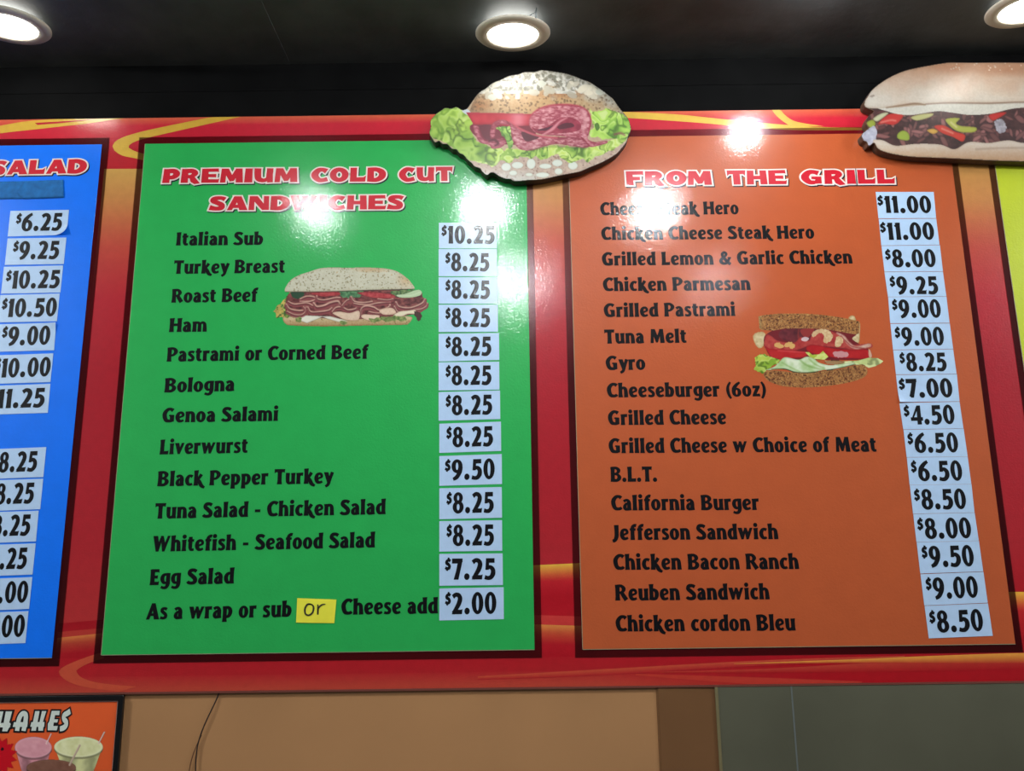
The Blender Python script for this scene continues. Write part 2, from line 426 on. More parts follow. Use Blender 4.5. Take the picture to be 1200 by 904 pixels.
# ------------------------------------------------------------------ lettering: glyphs drawn with flared strokes
def L_(*p): return ('l', p)
def C_(*p): return ('c', p)
def O_(cx, cy, rx, ry, wv, wh, a0=0, a1=360): return ('o', (cx, cy, rx, ry, wv, wh, a0, a1))
def D_(x, y, r): return ('d', (x, y, r))
def G_(*p): return ('p', p)
def st(x, y0, y1, w, f=2.5, s=0):  # vertical stem with flared ends; s leans the top
    return G_((x - w / 2 - f, y0), (x + w / 2 + f, y0), (x + w / 2, y0 + (y1 - y0) * .25), (x + w / 2 + s * .7, y0 + (y1 - y0) * .75), (x + w / 2 + f + s, y1), (x - w / 2 - f + s, y1 - abs(f) * .8), (x - w / 2 + s * .7, y0 + (y1 - y0) * .75), (x - w / 2, y0 + (y1 - y0) * .25))
W_ = 25
BODY = {
 'I': (36, [st(16, 0, 100, 26)]),
 'L': (62, [st(16, 0, 100, 26), G_((8, 0), (58, 0), (60, 26), (56, 21), (8, 19))]),
 'T': (70, [st(35, 0, 92, 26), G_((0, 100), (70, 100), (67, 76), (62, 81), (8, 81), (1, 74))]),
 'H': (86, [st(16, 0, 100, 26), st(68, 0, 100, 26), G_((20, 43), (64, 43), (64, 60), (20, 60))]),
 'E': (62, [st(16, 0, 100, 26), G_((8, 0), (56, 0), (59, 25), (54, 19), (8, 19)), G_((8, 100), (56, 100), (57, 77), (52, 82), (8, 82)), G_((20, 43), (48, 41), (50, 64), (46, 59), (20, 59))]),
 'B': (78, [st(16, 0, 100, 26), C_((14, 91, 17), (42, 91, 17), (58, 75, 25), (46, 56, 14), (22, 52, 12)), C_((22, 50, 12), (48, 47, 14), (62, 28, 27), (46, 9, 18), (14, 8, 17))]),
 'P': (74, [st(16, 0, 100, 26), C_((14, 91, 17), (44, 91, 17), (60, 70, 26), (44, 46, 15), (20, 43, 13))]),
 'R': (82, [st(16, 0, 100, 26), C_((14, 91, 17), (42, 91, 17), (57, 72, 25), (44, 52, 14), (20, 49, 13)), L_((40, 54, 22), (54, 30, 25), (72, 3, 27))]),
 'S': (66, [C_((57, 82, 20), (42, 90, 19), (20, 87, 22), (14, 70, 24), (32, 53, 25), (50, 35, 25), (50, 16, 24), (34, 8, 19), (12, 10, 18), (4, 18, 19))]),
 'C': (72, [C_((66, 82, 24), (54, 91, 18), (34, 89, 20), (16, 68, 26), (14, 44, 27), (24, 16, 24), (44, 9, 18), (60, 12, 18), (67, 18, 16))]),
 'G': (82, [C_((68, 82, 24), (54, 91, 18), (34, 89, 20), (16, 68, 26), (14, 44, 27), (24, 16, 24), (44, 9, 18), (60, 10, 18)), G_((50, 0), (76, 6), (76, 50), (46, 52), (42, 46), (50, 40))]),
 'A': (84, [G_((0, 0), (20, 0), (46, 76), (46, 100), (32, 100)), G_((32, 100), (50, 100), (54, 101), (84, 0), (52, 0), (38, 72)), G_((22, 22), (58, 22), (58, 37), (26, 37))]),
 'W': (114, [G_((0, 100), (29, 100), (42, 34), (38, 0), (22, 0)), G_((22, 0), (38, 0), (62, 88), (56, 100), (46, 84)), G_((50, 100), (66, 100), (86, 30), (76, 0), (64, 0)), G_((64, 0), (78, 0), (112, 100), (96, 100), (70, 28))]),
 'M': (106, [G_((4, 0), (24, 0), (27, 90), (24, 100), (10, 100)), G_((10, 100), (36, 100), (62, 28), (52, 4), (42, 4)), G_((42, 4), (54, 4), (84, 96), (70, 100), (46, 30)), G_((68, 100), (94, 100), (102, 0), (73, 0))]),
 'J': (48, [C_((30, 96, 29), (31, 60, 26), (30, 24, 26), (20, 0, 22), (4, -8, 18))]),
 '&': (88, [C_((78, 2, 20), (56, 22, 21), (30, 58, 19), (24, 78, 18), (38, 92, 15), (52, 80, 18), (42, 60, 14), (18, 40, 20), (12, 22, 23), (28, 8, 18), (52, 12, 17), (68, 36, 15), (74, 50, 14)), L_((62, 50, 8), (84, 50, 10))]),
 'a': (60, [C_((8, 58, 18), (20, 66, 15), (34, 64, 18), (42, 48, 24), (42, 20, 25), (44, 0, 27)), C_((42, 46, 12), (24, 42, 14), (14, 28, 21), (14, 14, 22), (24, 6, 16), (40, 14, 14))]),
 'b': (64, [st(14, 2, 102, 24), C_((16, 58, 16), (30, 65, 17), (46, 54, 23), (49, 34, 25), (42, 14, 22), (26, 7, 15), (10, 8, 14))]),
 'c': (54, [C_((48, 60, 20), (36, 66, 15), (22, 60, 20), (13, 38, 25), (20, 14, 22), (36, 7, 15), (48, 12, 15))]),
 'd': (66, [st(50, 0, 102, 24), C_((50, 60, 14), (36, 66, 15), (20, 58, 21), (13, 36, 25), (20, 13, 22), (34, 7, 15), (50, 14, 14))]),
 'e': (60, [C_((12, 26, 12), (32, 36, 11), (50, 46, 14), (44, 62, 17), (30, 66, 15), (17, 56, 21), (13, 34, 25), (21, 12, 22), (38, 7, 15), (53, 13, 13))]),
 'f': (44, [C_((45, 92, 20), (34, 94, 17), (22, 82, 22), (20, 58, 24), (20, 26, 24), (20, 0, 28)), G_((3, 60), (40, 60), (41, 74), (3, 74))]),
 'g': (64, [C_((50, 60, 14), (34, 66, 15), (18, 58, 21), (13, 38, 24), (20, 18, 20), (34, 12, 14), (50, 20, 14)), C_((51, 74, 24), (50, 40, 24), (50, 4, 24), (40, -16, 19), (22, -19, 15), (8, -13, 14))]),
 'h': (68, [st(15, 0, 102, 24), C_((18, 54, 13), (34, 66, 16), (48, 58, 22), (52, 36, 24), (53, 0, 27))]),
 'i': (34, [st(16, 0, 73, 24), D_(16, 93, 13)]),
 'k': (66, [st(15, 0, 102, 24), L_((20, 34, 12), (38, 54, 19), (50, 74, 20)), C_((26, 46, 16), (40, 22, 24), (54, -2, 23), (74, -14, 13))]),
 'l': (34, [st(16, 0, 102, 25)]),
 'm': (100, [st(15, 0, 74, 24), C_((16, 54, 13), (32, 66, 15), (46, 58, 20), (49, 36, 22), (49, 0, 24)), C_((50, 54, 13), (66, 66, 15), (80, 58, 20), (84, 36, 22), (85, 0, 26))]),
 'n': (68, [st(15, 0, 74, 24), C_((18, 54, 13), (34, 66, 16), (48, 58, 22), (52, 36, 24), (53, 0, 27))]),
 'o': (64, [O_(31, 36, 31, 38, 24, 14)]),
 'p': (66, [st(15, -24, 74, 24), C_((16, 58, 14), (32, 66, 16), (47, 56, 22), (51, 36, 25), (44, 15, 21), (28, 7, 15), (14, 9, 13))]),
 'r': (48, [st(15, 0, 74, 24), C_((18, 52, 13), (30, 64, 17), (45, 64, 21)) ]),
 's': (50, [C_((43, 61, 17), (32, 67, 15), (15, 63, 18), (13, 50, 19), (27, 38, 19), (38, 26, 19), (36, 12, 19), (22, 6, 15), (4, 10, 16))]),
 't': (46, [C_((19, 90, 22), (19, 60, 24), (19, 26, 24), (24, 9, 18), (42, 8, 14)), G_((2, 60), (40, 60), (42, 74), (2, 74))]),
 'u': (68, [C_((15, 74, 25), (15, 40, 24), (18, 14, 22), (32, 6, 15), (48, 18, 13)), st(52, 0, 74, 24)]),
 'v': (64, [G_((0, 74), (27, 74), (38, 26), (34, 0), (22, 0)), G_((22, 0), (36, 0), (64, 74), (46, 74), (28, 22))]),
 'w': (98, [G_((0, 74), (26, 74), (38, 28), (34, 0), (20, 0)), G_((20, 0), (34, 0), (54, 66), (50, 74), (40, 62)), G_((42, 74), (58, 74), (74, 26), (66, 0), (54, 0)), G_((54, 0), (68, 0), (97, 74), (80, 74), (58, 20))]),
 'y': (62, [G_((0, 74), (28, 74), (42, 26), (36, 2), (24, 4)), C_((56, 74, 20), (42, 32, 19), (30, -6, 19), (12, -20, 15))]),
 'z': (56, [G_((4, 74), (52, 74), (52, 62), (28, 16), (50, 18), (53, 0), (2, 0), (2, 10), (24, 57), (4, 56))]),
 '-': (44, [G_((4, 30), (38, 30), (38, 46), (4, 46))]),
 '(': (38, [C_((34, 100, 12), (18, 72, 17), (15, 40, 20), (22, 8, 17), (34, -14, 13))]),
 ')': (38, [C_((6, 100, 12), (20, 72, 17), (23, 40, 20), (16, 8, 17), (4, -14, 13))]),
 '6': (66, [O_(32, 29, 31, 31, 24, 13), C_((56, 98, 12), (36, 84, 19), (16, 58, 24), (12, 34, 23))]),
 '.': (34, [D_(15, 12, 14)]),
 ' ': (32, []),
}
NUM = {
 '0': (74, [O_(35, 50, 34, 52, 24, 15)]),
 '1': (42, [st(22, 0, 100, 25, 1.5), G_((2, 84), (14, 94), (16, 100), (30, 100), (12, 72), (2, 80))]),
 '2': (70, [C_((8, 82, 20), (24, 92, 18), (42, 88, 21), (50, 72, 25), (42, 48, 24), (24, 22, 20), (8, 4, 16)), G_((1, 0), (60, 0), (64, 22), (58, 19), (14, 19))]),
 '3': (70, [C_((8, 90, 18), (36, 92, 18), (46, 74, 23), (30, 54, 15)), C_((26, 52, 14), (48, 44, 18), (52, 24, 25), (36, 8, 18), (8, 8, 18))]),
 '4': (74, [G_((38, 0), (62, 0), (62, 100), (42, 100), (40, 60)), G_((42, 100), (56, 100), (16, 34), (0, 22)), G_((0, 20), (72, 20), (72, 37), (0, 37))]),
 '5': (70, [G_((12, 100), (60, 100), (60, 80), (28, 80), (26, 46), (8, 46)), C_((14, 52, 15), (34, 58, 17), (50, 46, 23), (51, 26, 25), (38, 9, 20), (20, 6, 17), (4, 10, 18))]),
 '6': (74, [O_(35, 31, 34, 33, 24, 14), C_((62, 98, 14), (42, 86, 19), (20, 62, 25), (13, 36, 24))]),
 '7': (66, [G_((2, 100), (62, 100), (62, 84), (36, 78), (2, 78)), G_((38, 90), (62, 92), (52, 52), (38, 0), (12, 0), (26, 40))]),
 '8': (74, [O_(35, 75, 29, 27, 21, 13), O_(35, 29, 34, 31, 24, 14)]),
 '9': (74, [O_(35, 68, 33, 34, 24, 14), C_((57, 64, 24), (52, 40, 24), (34, 14, 21), (12, 3, 14))]),
 '.': (42, [D_(18, 13, 15)]),
 '$': (56, [C_((48, 86, 20), (34, 93, 19), (17, 84, 21), (15, 70, 22), (32, 60, 22), (41, 46, 22), (35, 33, 21), (18, 30, 18), (4, 37, 19)), L_((34, 110, 14), (29, 92, 13)), L_((23, 32, 13), (18, 14, 14))]),
}
HD = {
 'P': (100, [G_((6, 100), (42, 100), (40, 0), (0, 0)), C_((30, 84, 32), (62, 84, 34), (78, 64, 38), (60, 42, 30), (34, 38, 26))]),
 'R': (112, [G_((4, 100), (40, 100), (40, 0), (0, 0)), C_((28, 84, 32), (62, 84, 32), (78, 68, 34), (60, 48, 26), (34, 44, 24)), G_((44, 50), (74, 46), (108, -4), (78, -10), (56, 6))]),
 'E': (102, [G_((2, 100), (38, 100), (40, 0), (0, 0)), G_((8, 100), (94, 102), (96, 74), (88, 78), (8, 76)), G_((20, 40), (82, 38), (82, 62), (20, 62)), G_((8, 0), (96, 0), (100, 30), (90, 24), (8, 26))]),
 'F': (98, [G_((2, 100), (36, 100), (42, 0), (4, 0)), G_((6, 100), (94, 102), (94, 70), (86, 76), (8, 74)), G_((20, 34), (76, 36), (76, 60), (20, 60))]),
 'M': (130, [G_((6, 100), (36, 100), (30, 0), (0, 0)), G_((8, 100), (46, 100), (76, 30), (62, 8), (54, 8)), G_((54, 8), (76, 10), (120, 98), (86, 100), (56, 34)), G_((84, 100), (122, 100), (128, 0), (88, 0))]),
 'I': (54, [G_((6, 100), (46, 100), (48, 0), (2, 0))]),
 'U': (112, [C_((20, 100, 38), (20, 62, 38), (26, 26, 36), (52, 14, 28), (76, 26, 26), (86, 60, 36), (88, 100, 36)), G_((72, 60), (104, 60), (106, 0), (74, -2))]),
 'C': (102, [C_((86, 76, 38), (66, 86, 28), (42, 84, 32), (22, 60, 40), (22, 38, 40), (42, 14, 32), (66, 12, 28), (92, 20, 30))]),
 'G': (116, [C_((90, 78, 34), (68, 86, 28), (42, 84, 32), (22, 60, 40), (22, 38, 40), (42, 14, 32), (70, 12, 26)), G_((58, 2), (104, 4), (104, 54), (52, 54), (52, 36), (72, 32))]),
 'O': (112, [O_(54, 50, 54, 52, 38, 30)]),
 'L': (98, [G_((4, 100), (42, 100), (40, 0), (2, 0)), G_((8, 0), (90, 0), (94, 44), (80, 32), (8, 30))]),
 'D': (110, [G_((2, 100), (38, 100), (40, 0), (0, 0)), C_((10, 86, 28), (54, 86, 30), (84, 66, 40), (84, 36, 40), (54, 13, 30), (10, 13, 28))]),
 'T': (104, [G_((32, 90), (70, 90), (72, 0), (34, 0)), G_((0, 102), (102, 102), (98, 62), (88, 74), (12, 74), (2, 60))]),
 'S': (98, [C_((88, 78, 30), (66, 88, 26), (30, 84, 30), (22, 68, 32), (46, 54, 32), (70, 38, 34), (68, 18, 34), (40, 12, 28), (4, 20, 38))]),
 'A': (118, [G_((0, 0), (28, 0), (62, 70), (62, 100), (38, 100)), G_((38, 100), (78, 100), (116, 0), (70, 0), (50, 74)), G_((22, 16), (80, 16), (74, 40), (32, 40))]),
 'N': (118, [G_((4, 100), (32, 100), (32, 0), (0, 0)), G_((6, 100), (48, 100), (114, 0), (76, 0), (30, 62)), G_((82, 100), (112, 100), (114, 0), (84, 0))]),
 'W': (150, [G_((0, 100), (42, 100), (56, 26), (48, 0), (26, 0)), G_((28, 0), (50, 0), (80, 80), (72, 100), (60, 80)), G_((60, 100), (94, 100), (108, 26), (100, 0), (80, 0)), G_((82, 0), (102, 0), (146, 100), (116, 100), (90, 30))]),
 'H': (116, [G_((4, 100), (40, 100), (38, 0), (0, 0)), G_((72, 100), (108, 100), (112, 0), (74, 0)), G_((20, 36), (90, 36), (90, 62), (20, 62))]),
 ' ': (56, []),
}
DECO = {   # angular lettering of the milkshake poster, drawn with a low waist
 'S': (74, [C_((72, 94, 28), (52, 84, 28), (28, 74, 26), (30, 56, 26), (48, 42, 28), (50, 26, 28), (34, 14, 28), (6, 8, 24))]),
 'H': (78, [G_((14, 100), (40, 100), (30, 0), (0, 0), (2, 28)), G_((50, 100), (78, 100), (70, 44), (78, 36), (66, 0), (44, 0)), G_((2, 42), (76, 42), (76, 20), (-4, 20))]),
 'A': (84, [C_((22, 0, 26), (26, 60, 26), (42, 86, 26), (62, 82, 26), (66, 50, 26), (60, 0, 26)), G_((-2, 44), (80, 44), (80, 20), (-6, 20))]),
 'K': (80, [G_((14, 100), (40, 100), (30, 0), (2, 0)), G_((54, 100), (80, 100), (66, 44), (46, 40)), G_((-2, 44), (76, 44), (76, 20), (-6, 20)), G_((40, 30), (72, 34), (72, 0), (44, 0))]),
 'E': (72, [G_((16, 100), (42, 100), (34, 0), (2, 0), (-2, 34), (6, 44)), G_((20, 100), (70, 100), (68, 78), (24, 78)), G_((10, 40), (60, 40), (64, 56), (14, 56)), G_((8, 0), (62, 0), (66, 22), (10, 22))]),
}
def glyph(prims, e=0.0):
    """prims -> list of flat faces (each a list of (x, y)); e widens every shape by e on all sides"""
    out = []
    for k, p in prims:
        if k in 'lc':
            q = [tuple(v) for v in p]
            if k == 'c': q = spline(q, 5)
            if e:
                def ext(a, b):
                    dx, dy = a[0] - b[0], a[1] - b[1]; n = math.hypot(dx, dy) or 1
                    return (a[0] + dx / n * e, a[1] + dy / n * e, a[2])
                q = [ext(q[0], q[1])] + q[1:-1] + [ext(q[-1], q[-2])]
            Lp = []; Rp = []
            for i, (x, y, w) in enumerate(q):
                a = q[max(i - 1, 0)]; b = q[min(i + 1, len(q) - 1)]
                dx, dy = b[0] - a[0], b[1] - a[1]; n = math.hypot(dx, dy) or 1
                h = w / 2 + e
                Lp.append((x - dy / n * h, y + dx / n * h)); Rp.append((x + dy / n * h, y - dx / n * h))
            for i in range(len(q) - 1):
                out.append([Lp[i], Rp[i], Rp[i + 1], Lp[i + 1]])
        elif k == 'o':
            cx, cy, rx, ry, wv, wh, a0, a1 = p
            n = 26
            A = [math.radians(a0 + (a1 - a0) * i / n) for i in range(n + 1)]
            o_ = [(cx + (rx + e) * math.cos(a), cy + (ry + e) * math.sin(a)) for a in A]
            i_ = [(cx + max(rx - wv - e, .5) * math.cos(a), cy + max(ry - wh - e, .5) * math.sin(a)) for a in A]
            for i in range(n): out.append([o_[i], o_[i + 1], i_[i + 1], i_[i]])
        elif k == 'd':
            x, y, r = p
            out.append([(x + (r + e) * math.cos(a), y + (r + e) * math.sin(a)) for a in [2 * math.pi * i / 18 for i in range(18)]])
        elif k == 'p':
            q = [tuple(v) for v in p]
            if e:
                ar = sum(q[i - 1][0] * q[i][1] - q[i][0] * q[i - 1][1] for i in range(len(q)))
                sg = 1 if ar > 0 else -1; r = []
                for i in range(len(q)):
                    a, b, c = q[i - 1], q[i], q[(i + 1) % len(q)]
                    u = Vector((b[0] - a[0], b[1] - a[1])).normalized(); v = Vector((c[0] - b[0], c[1] - b[1])).normalized()
                    n1 = Vector((u.y, -u.x)) * sg; n2 = Vector((v.y, -v.x)) * sg
                    m = (n1 + n2)
                    if m.length < .2: m = n1
                    m.normalize(); kx = min(1 / max(m.dot(n1), .45), 1.6)
                    r.append((b[0] + m.x * e * kx, b[1] + m.y * e * kx))
                q = r
            out.append(q)
    return out
def text_width(s, font, gap=0):
    x = 0; hi = 0
    for i, ch in enumerate(s):
        adv, pr_ = font[ch]; x += adv + gap
    last = font[s[-1]][1]
    mx = max([pt[0] for f in glyph(last) for pt in f] or [0])
    return x - (font[s[-1]][0] + gap) + mx
class Ink:
    def __init__(s): s.V = []; s.F = []
    def add(s, text, font, org, ux, uz, y, e=0.0, gap=0, scale=None):
        """org: (x, z) of baseline start; ux, uz: board vectors for one glyph unit right / up"""
        x = 0
        for ch in text:
            adv, prims = font[ch]
            k, dy = (1, 0)
            if scale and ch in scale: k, dy = scale[ch]
            for n_, f in enumerate(glyph(prims, e / k if k else e)):
                b = len(s.V)
                for a, c in f:
                    a, c = a * k + x, c * k + dy
                    s.V.append((org[0] + ux[0] * a + uz[0] * c, y - 1.5e-6 * n_, org[1] + ux[1] * a + uz[1] * c))
                s.F.append(tuple(range(b, b + len(f))))
            x += adv * k + gap
    def build(s, name, m, parent=None):
        me = mesh(name, s.V, s.F)
        bm = bmesh.new(); bm.from_mesh(me)
        for f in bm.faces:
            f.normal_update()
            if f.normal.y > 0: f.normal_flip()
        bmesh.ops.triangulate(bm, faces=[f for f in bm.faces if len(f.verts) > 4])
        bm.to_mesh(me); bm.free()
        o = centred(link(name, me, m))
        return kid(o, parent) if parent else o
def fit(text, font, x0, y0, x1, y1, cap, yb, gap=0, scale=None):
    a, b = V2(x0, y0, yb), V2(x1, y1, yb)
    if scale:
        w = 0
        for i, ch in enumerate(text):
            k = scale.get(ch, (1, 0))[0]
            if i < len(text) - 1: w += font[ch][0] * k + gap
            else: w += max(pt[0] for f in glyph(font[ch][1]) for pt in f)
    else: w = text_width(text, font, gap)
    ux = ((b[0] - a[0]) / w, (b[1] - a[1]) / w)
    m = ((x0 + x1) / 2, (y0 + y1) / 2)
    h = (V2(m[0], m[1] - cap, yb)[1] - V2(m[0], m[1], yb)[1]) / 100
    return a, ux, (0.0, h)
M_text = vinyl('black_menu_lettering', lin((4, 4, 7)), coat=0.6, spec=0.15, rough=0.5)
M_hred = vinyl('red_heading_print', lin((196, 26, 44)))
M_hwhite = vinyl('white_heading_outline', lin((225, 215, 205)))
M_hshadow = vinyl('dark_heading_shadow', lin((24, 24, 36)))
YT = YP - 0.0003
def line(parent, text, x0, y0, x1, y1, cap=None):
    cap = cap or 15.0 + (y0 - 250) * 0.0076
    o, ux, uz = fit(text, BODY, x0, y0, x1, y1, cap, YT, gap=4.5)
    k = Ink(); k.add(text, BODY, o, ux, uz, YT, 1.2, 4.5)
    k.build('lettering', M_text, parent)
def heading(parent, text, x0, y0, x1, y1, cap=16.4):
    o, ux, uz = fit(text, HD, x0, y0, x1, y1, cap, YT, gap=2)
    s = 0.0022
    k = Ink(); k.add(text, HD, (o[0] + s * 1.1, o[1] - s * 1.3), ux, uz, YT, 9, 2)
    k.build('heading_shadow', M_hshadow, parent)
    k = Ink(); k.add(text, HD, o, ux, uz, YT - 0.0002, 9, 2); k.build('heading_outline', M_hwhite, parent)
    k = Ink(); k.add(text, HD, o, ux, uz, YT - 0.0004, 0, 2); k.build('heading', M_hred, parent)
GL = [('Italian Sub', 206.2, 287.7, 307.8, 287), ('Turkey Breast', 203.3, 321, 333.3, 319.5), ('Roast Beef', 200.8, 354.7, 302, 353.6),
 ('Ham', 198, 389.2, 242, 388.7), ('Pastrami or Corned Beef', 195.3, 423.8, 432, 420.5), ('Bologna', 192.5, 460, 274.2, 458.3),
 ('Genoa Salami', 190, 495.3, 325.5, 493.3), ('Liverwurst', 187, 532.7, 289.7, 530.7), ('Black Pepper Turkey', 184.2, 570, 390.8, 566.6),
 ('Tuna Salad - Chicken Salad', 181.2, 608, 451.7, 602.7), ('Whitefish - Seafood Salad', 178.7, 646.7, 439.2, 641.7), ('Egg Salad', 175.3, 686, 273.8, 684),
 ('As a wrap or sub', 171.2, 726.3, 341.2, 723), ('Cheese add', 400, 720.7, 513, 719)]
OL = [('Cheese Steak Hero', 703.8, 252.3, 865.8, 251), ('Chicken Cheese Steak Hero', 705, 281.3, 954.5, 279.5), ('Grilled Lemon & Garlic Chicken', 705.8, 311.3, 999.2, 308.8),
 ('Chicken Parmesan', 707, 341.3, 879.7, 340), ('Grilled Pastrami', 708, 371.7, 861.7, 370.3), ('Tuna Melt', 708.7, 402.8, 804.5, 401.7), ('Gyro', 710.3, 433.8, 756.3, 433.3),
 ('Cheeseburger (6oz)', 711.7, 465.8, 898, 464.5), ('Grilled Cheese', 713, 498.3, 851.2, 497.2), ('Grilled Cheese w Choice of Meat', 713.8, 531.2, 1027.2, 529.3),
 ('B.L.T.', 715.8, 564.7, 770, 564.5), ('California Burger', 716.7, 598.3, 889.7, 597.7), ('Jefferson Sandwich', 717.5, 633, 912.2, 632),
 ('Chicken Bacon Ranch', 719.2, 668, 936.5, 667), ('Reuben Sandwich', 721.2, 704, 902, 702.5), ('Chicken cordon Bleu', 722, 740.3, 932.5, 739)]
for l in GL: line(GREENP, *l)
for l in OL: line(ORANGEP, *l)
for l in (('PREMIUM', 190, 214.7, 348.6, 213.6), ('COLD', 364.8, 213.4, 452.3, 212.9), ('CUT', 467.5, 212.8, 530.5, 212.3), ('SANDWICHES', 244.5, 246.8, 473.5, 245.3)): heading(GREENP, *l)
for l in (('FROM', 733.5, 217.4, 834.5, 216.8), ('THE', 852.5, 216.6, 922.5, 216), ('GRILL', 939.5, 216, 1049.3, 215.2)): heading(ORANGEP, *l)
heading(BLUEP, 'SALAD', -13, 205.3, 101.2, 203)
# ------------------------------------------------------------------ price stickers
M_sticker = vinyl('pale_blue_white_sticker', lin((176, 203, 232)), noise=(45, 0.04), coat=0.6, coat_rough=0.16)
M_digit = vinyl('black_price_print', lin((6, 7, 12)), spec=0.15, rough=0.5, coat=0.6, coat_rough=0.16)
YS = -0.0029
def sheet(name, quad, y, m, parent, lift=None, nx=20, ny=12, thick=0.00035):
    """thin flexible sheet: quad = TL, TR, BR, BL pixels; lift(u, v) -> metres towards the viewer"""
    c = [V2(a, b, y) for a, b in quad]
    def pt(u, v):
        a = [c[0][i] + (c[1][i] - c[0][i]) * u for i in (0, 1)]; b = [c[3][i] + (c[2][i] - c[3][i]) * u for i in (0, 1)]
        return a[0] + (b[0] - a[0]) * v, a[1] + (b[1] - a[1]) * v
    if not lift: nx, ny = 1, 1
    V = []; F = []
    for s in (0, 1):
        for j in range(ny + 1):
            for i in range(nx + 1):
                u, v = i / nx, j / ny; x, z = pt(u, v)
                l, dx, dz = (lift(u, v) if lift else (0, 0, 0))
                V.append((x + dx, y - l + s * thick, z + dz))
    n = (nx + 1) * (ny + 1); g = lambda i, j, s: s * n + j * (nx + 1) + i
    for j in range(ny):
        for i in range(nx):
            F.append((g(i, j, 0), g(i, j + 1, 0), g(i + 1, j + 1, 0), g(i + 1, j, 0)))
            F.append((g(i, j, 1), g(i + 1, j, 1), g(i + 1, j + 1, 1), g(i, j + 1, 1)))
    for i in range(nx):
        F.append((g(i, 0, 0), g(i + 1, 0, 0), g(i + 1, 0, 1), g(i, 0, 1))); F.append((g(i, ny, 0), g(i, ny, 1), g(i + 1, ny, 1), g(i + 1, ny, 0)))
    for j in range(ny):
        F.append((g(0, j, 0), g(0, j, 1), g(0, j + 1, 1), g(0, j + 1, 0))); F.append((g(nx, j, 0), g(nx, j + 1, 0), g(nx, j + 1, 1), g(nx, j, 1)))
    o = centred(link(name, mesh(name, V, F), m))
    return kid(o, parent) if parent else o
def sticker(price, quad, d0, d1, base, cap, label, group, lift=None, step=0):
    y = YS - 0.00012 * (step % 2)
    cx = sum(q[0] for q in quad) / 4; cy = sum(q[1] for q in quad) / 4
    p = P(cx, cy, y)
    t = empty('price_sticker', (p.x, y, p.z), label, 'price sticker', group)
    sheet('paper', quad, y, M_sticker, t, lift)
    sl = (quad[1][1] - quad[0][1] + quad[2][1] - quad[3][1]) / (quad[1][0] - quad[0][0] + quad[2][0] - quad[3][0])
    yb = y - 0.0003; sc = {'$': (0.64, 34)}
    o, ux, uz = fit(price, NUM, d0, base - sl * (d1 - d0) / 2 * 0 , d1, base + sl * (d1 - d0), cap, yb, gap=4, scale=sc)
    k = Ink(); k.add(price, NUM, o, ux, uz, yb, 1.2, 4, sc)
    k.build('price_print', M_digit, t)
GG = 'price stickers on the green panel'; OG = 'price stickers on the orange panel'; BG = 'price stickers on the blue panel'
rows = [(261.2, 261.2, 291.2, 291.2), (292, 292, 323.8, 323.8), (325, 325, 356, 356), (357.3, 357.3, 389.3, 389), (391.2, 390.5, 423.8, 422), (424.8, 424, 457.9, 456.8),
        (459.7, 457.8, 493.3, 491.3), (496.8, 494.3, 531, 528.7), (534.7, 532.3, 569.7, 567.5), (572.5, 571, 608.8, 607), (611, 609.8, 646.8, 645.7), (649.5, 648.8, 686.8, 686), (690, 688.5, 727.5, 726)]
rx = [582, 582.2, 583, 583.3, 584.8, 585, 586, 587, 588, 588, 588.3, 589, 590.2]
gp = ['$10.25', '$8.25', '$8.25', '$8.25', '$8.25', '$8.25', '$8.25', '$8.25', '$9.50', '$8.25', '$8.25', '$7.25', '$2.00']
gn = ['the Italian Sub line', 'the Turkey Breast line', 'the Roast Beef line', 'the Ham line', 'the Pastrami or Corned Beef line', 'the Bologna line', 'the Genoa Salami line', 'the Liverwurst line',
      'the Black Pepper Turkey line', 'the Tuna Salad - Chicken Salad line', 'the Whitefish - Seafood Salad line', 'the Egg Salad line', 'Cheese add at the bottom']
for i, (a, b, c, d) in enumerate(rows):
    xl = 514 + (1 if i > 6 else 0.4 if i == 0 else 0) * 0.8; xr = rx[i]
    w = xr - xl; h = c - a
    cap = 20.3 + i * 0.36
    base = a + h * 0.805
    f0, f1 = (0.045, 0.965) if i == 0 else (0.09, 0.885) if i in (8, 11, 12) else (0.115, 0.87)
    sticker(gp[i], [(xl, a), (xr, b), (xr + .3, d), (xl, c)], xl + w * f0, xl + w * f1, base, cap,
            'pale price sticker reading %s beside %s' % (gp[i].replace('$', '$'), gn[i]), GG, None, i)
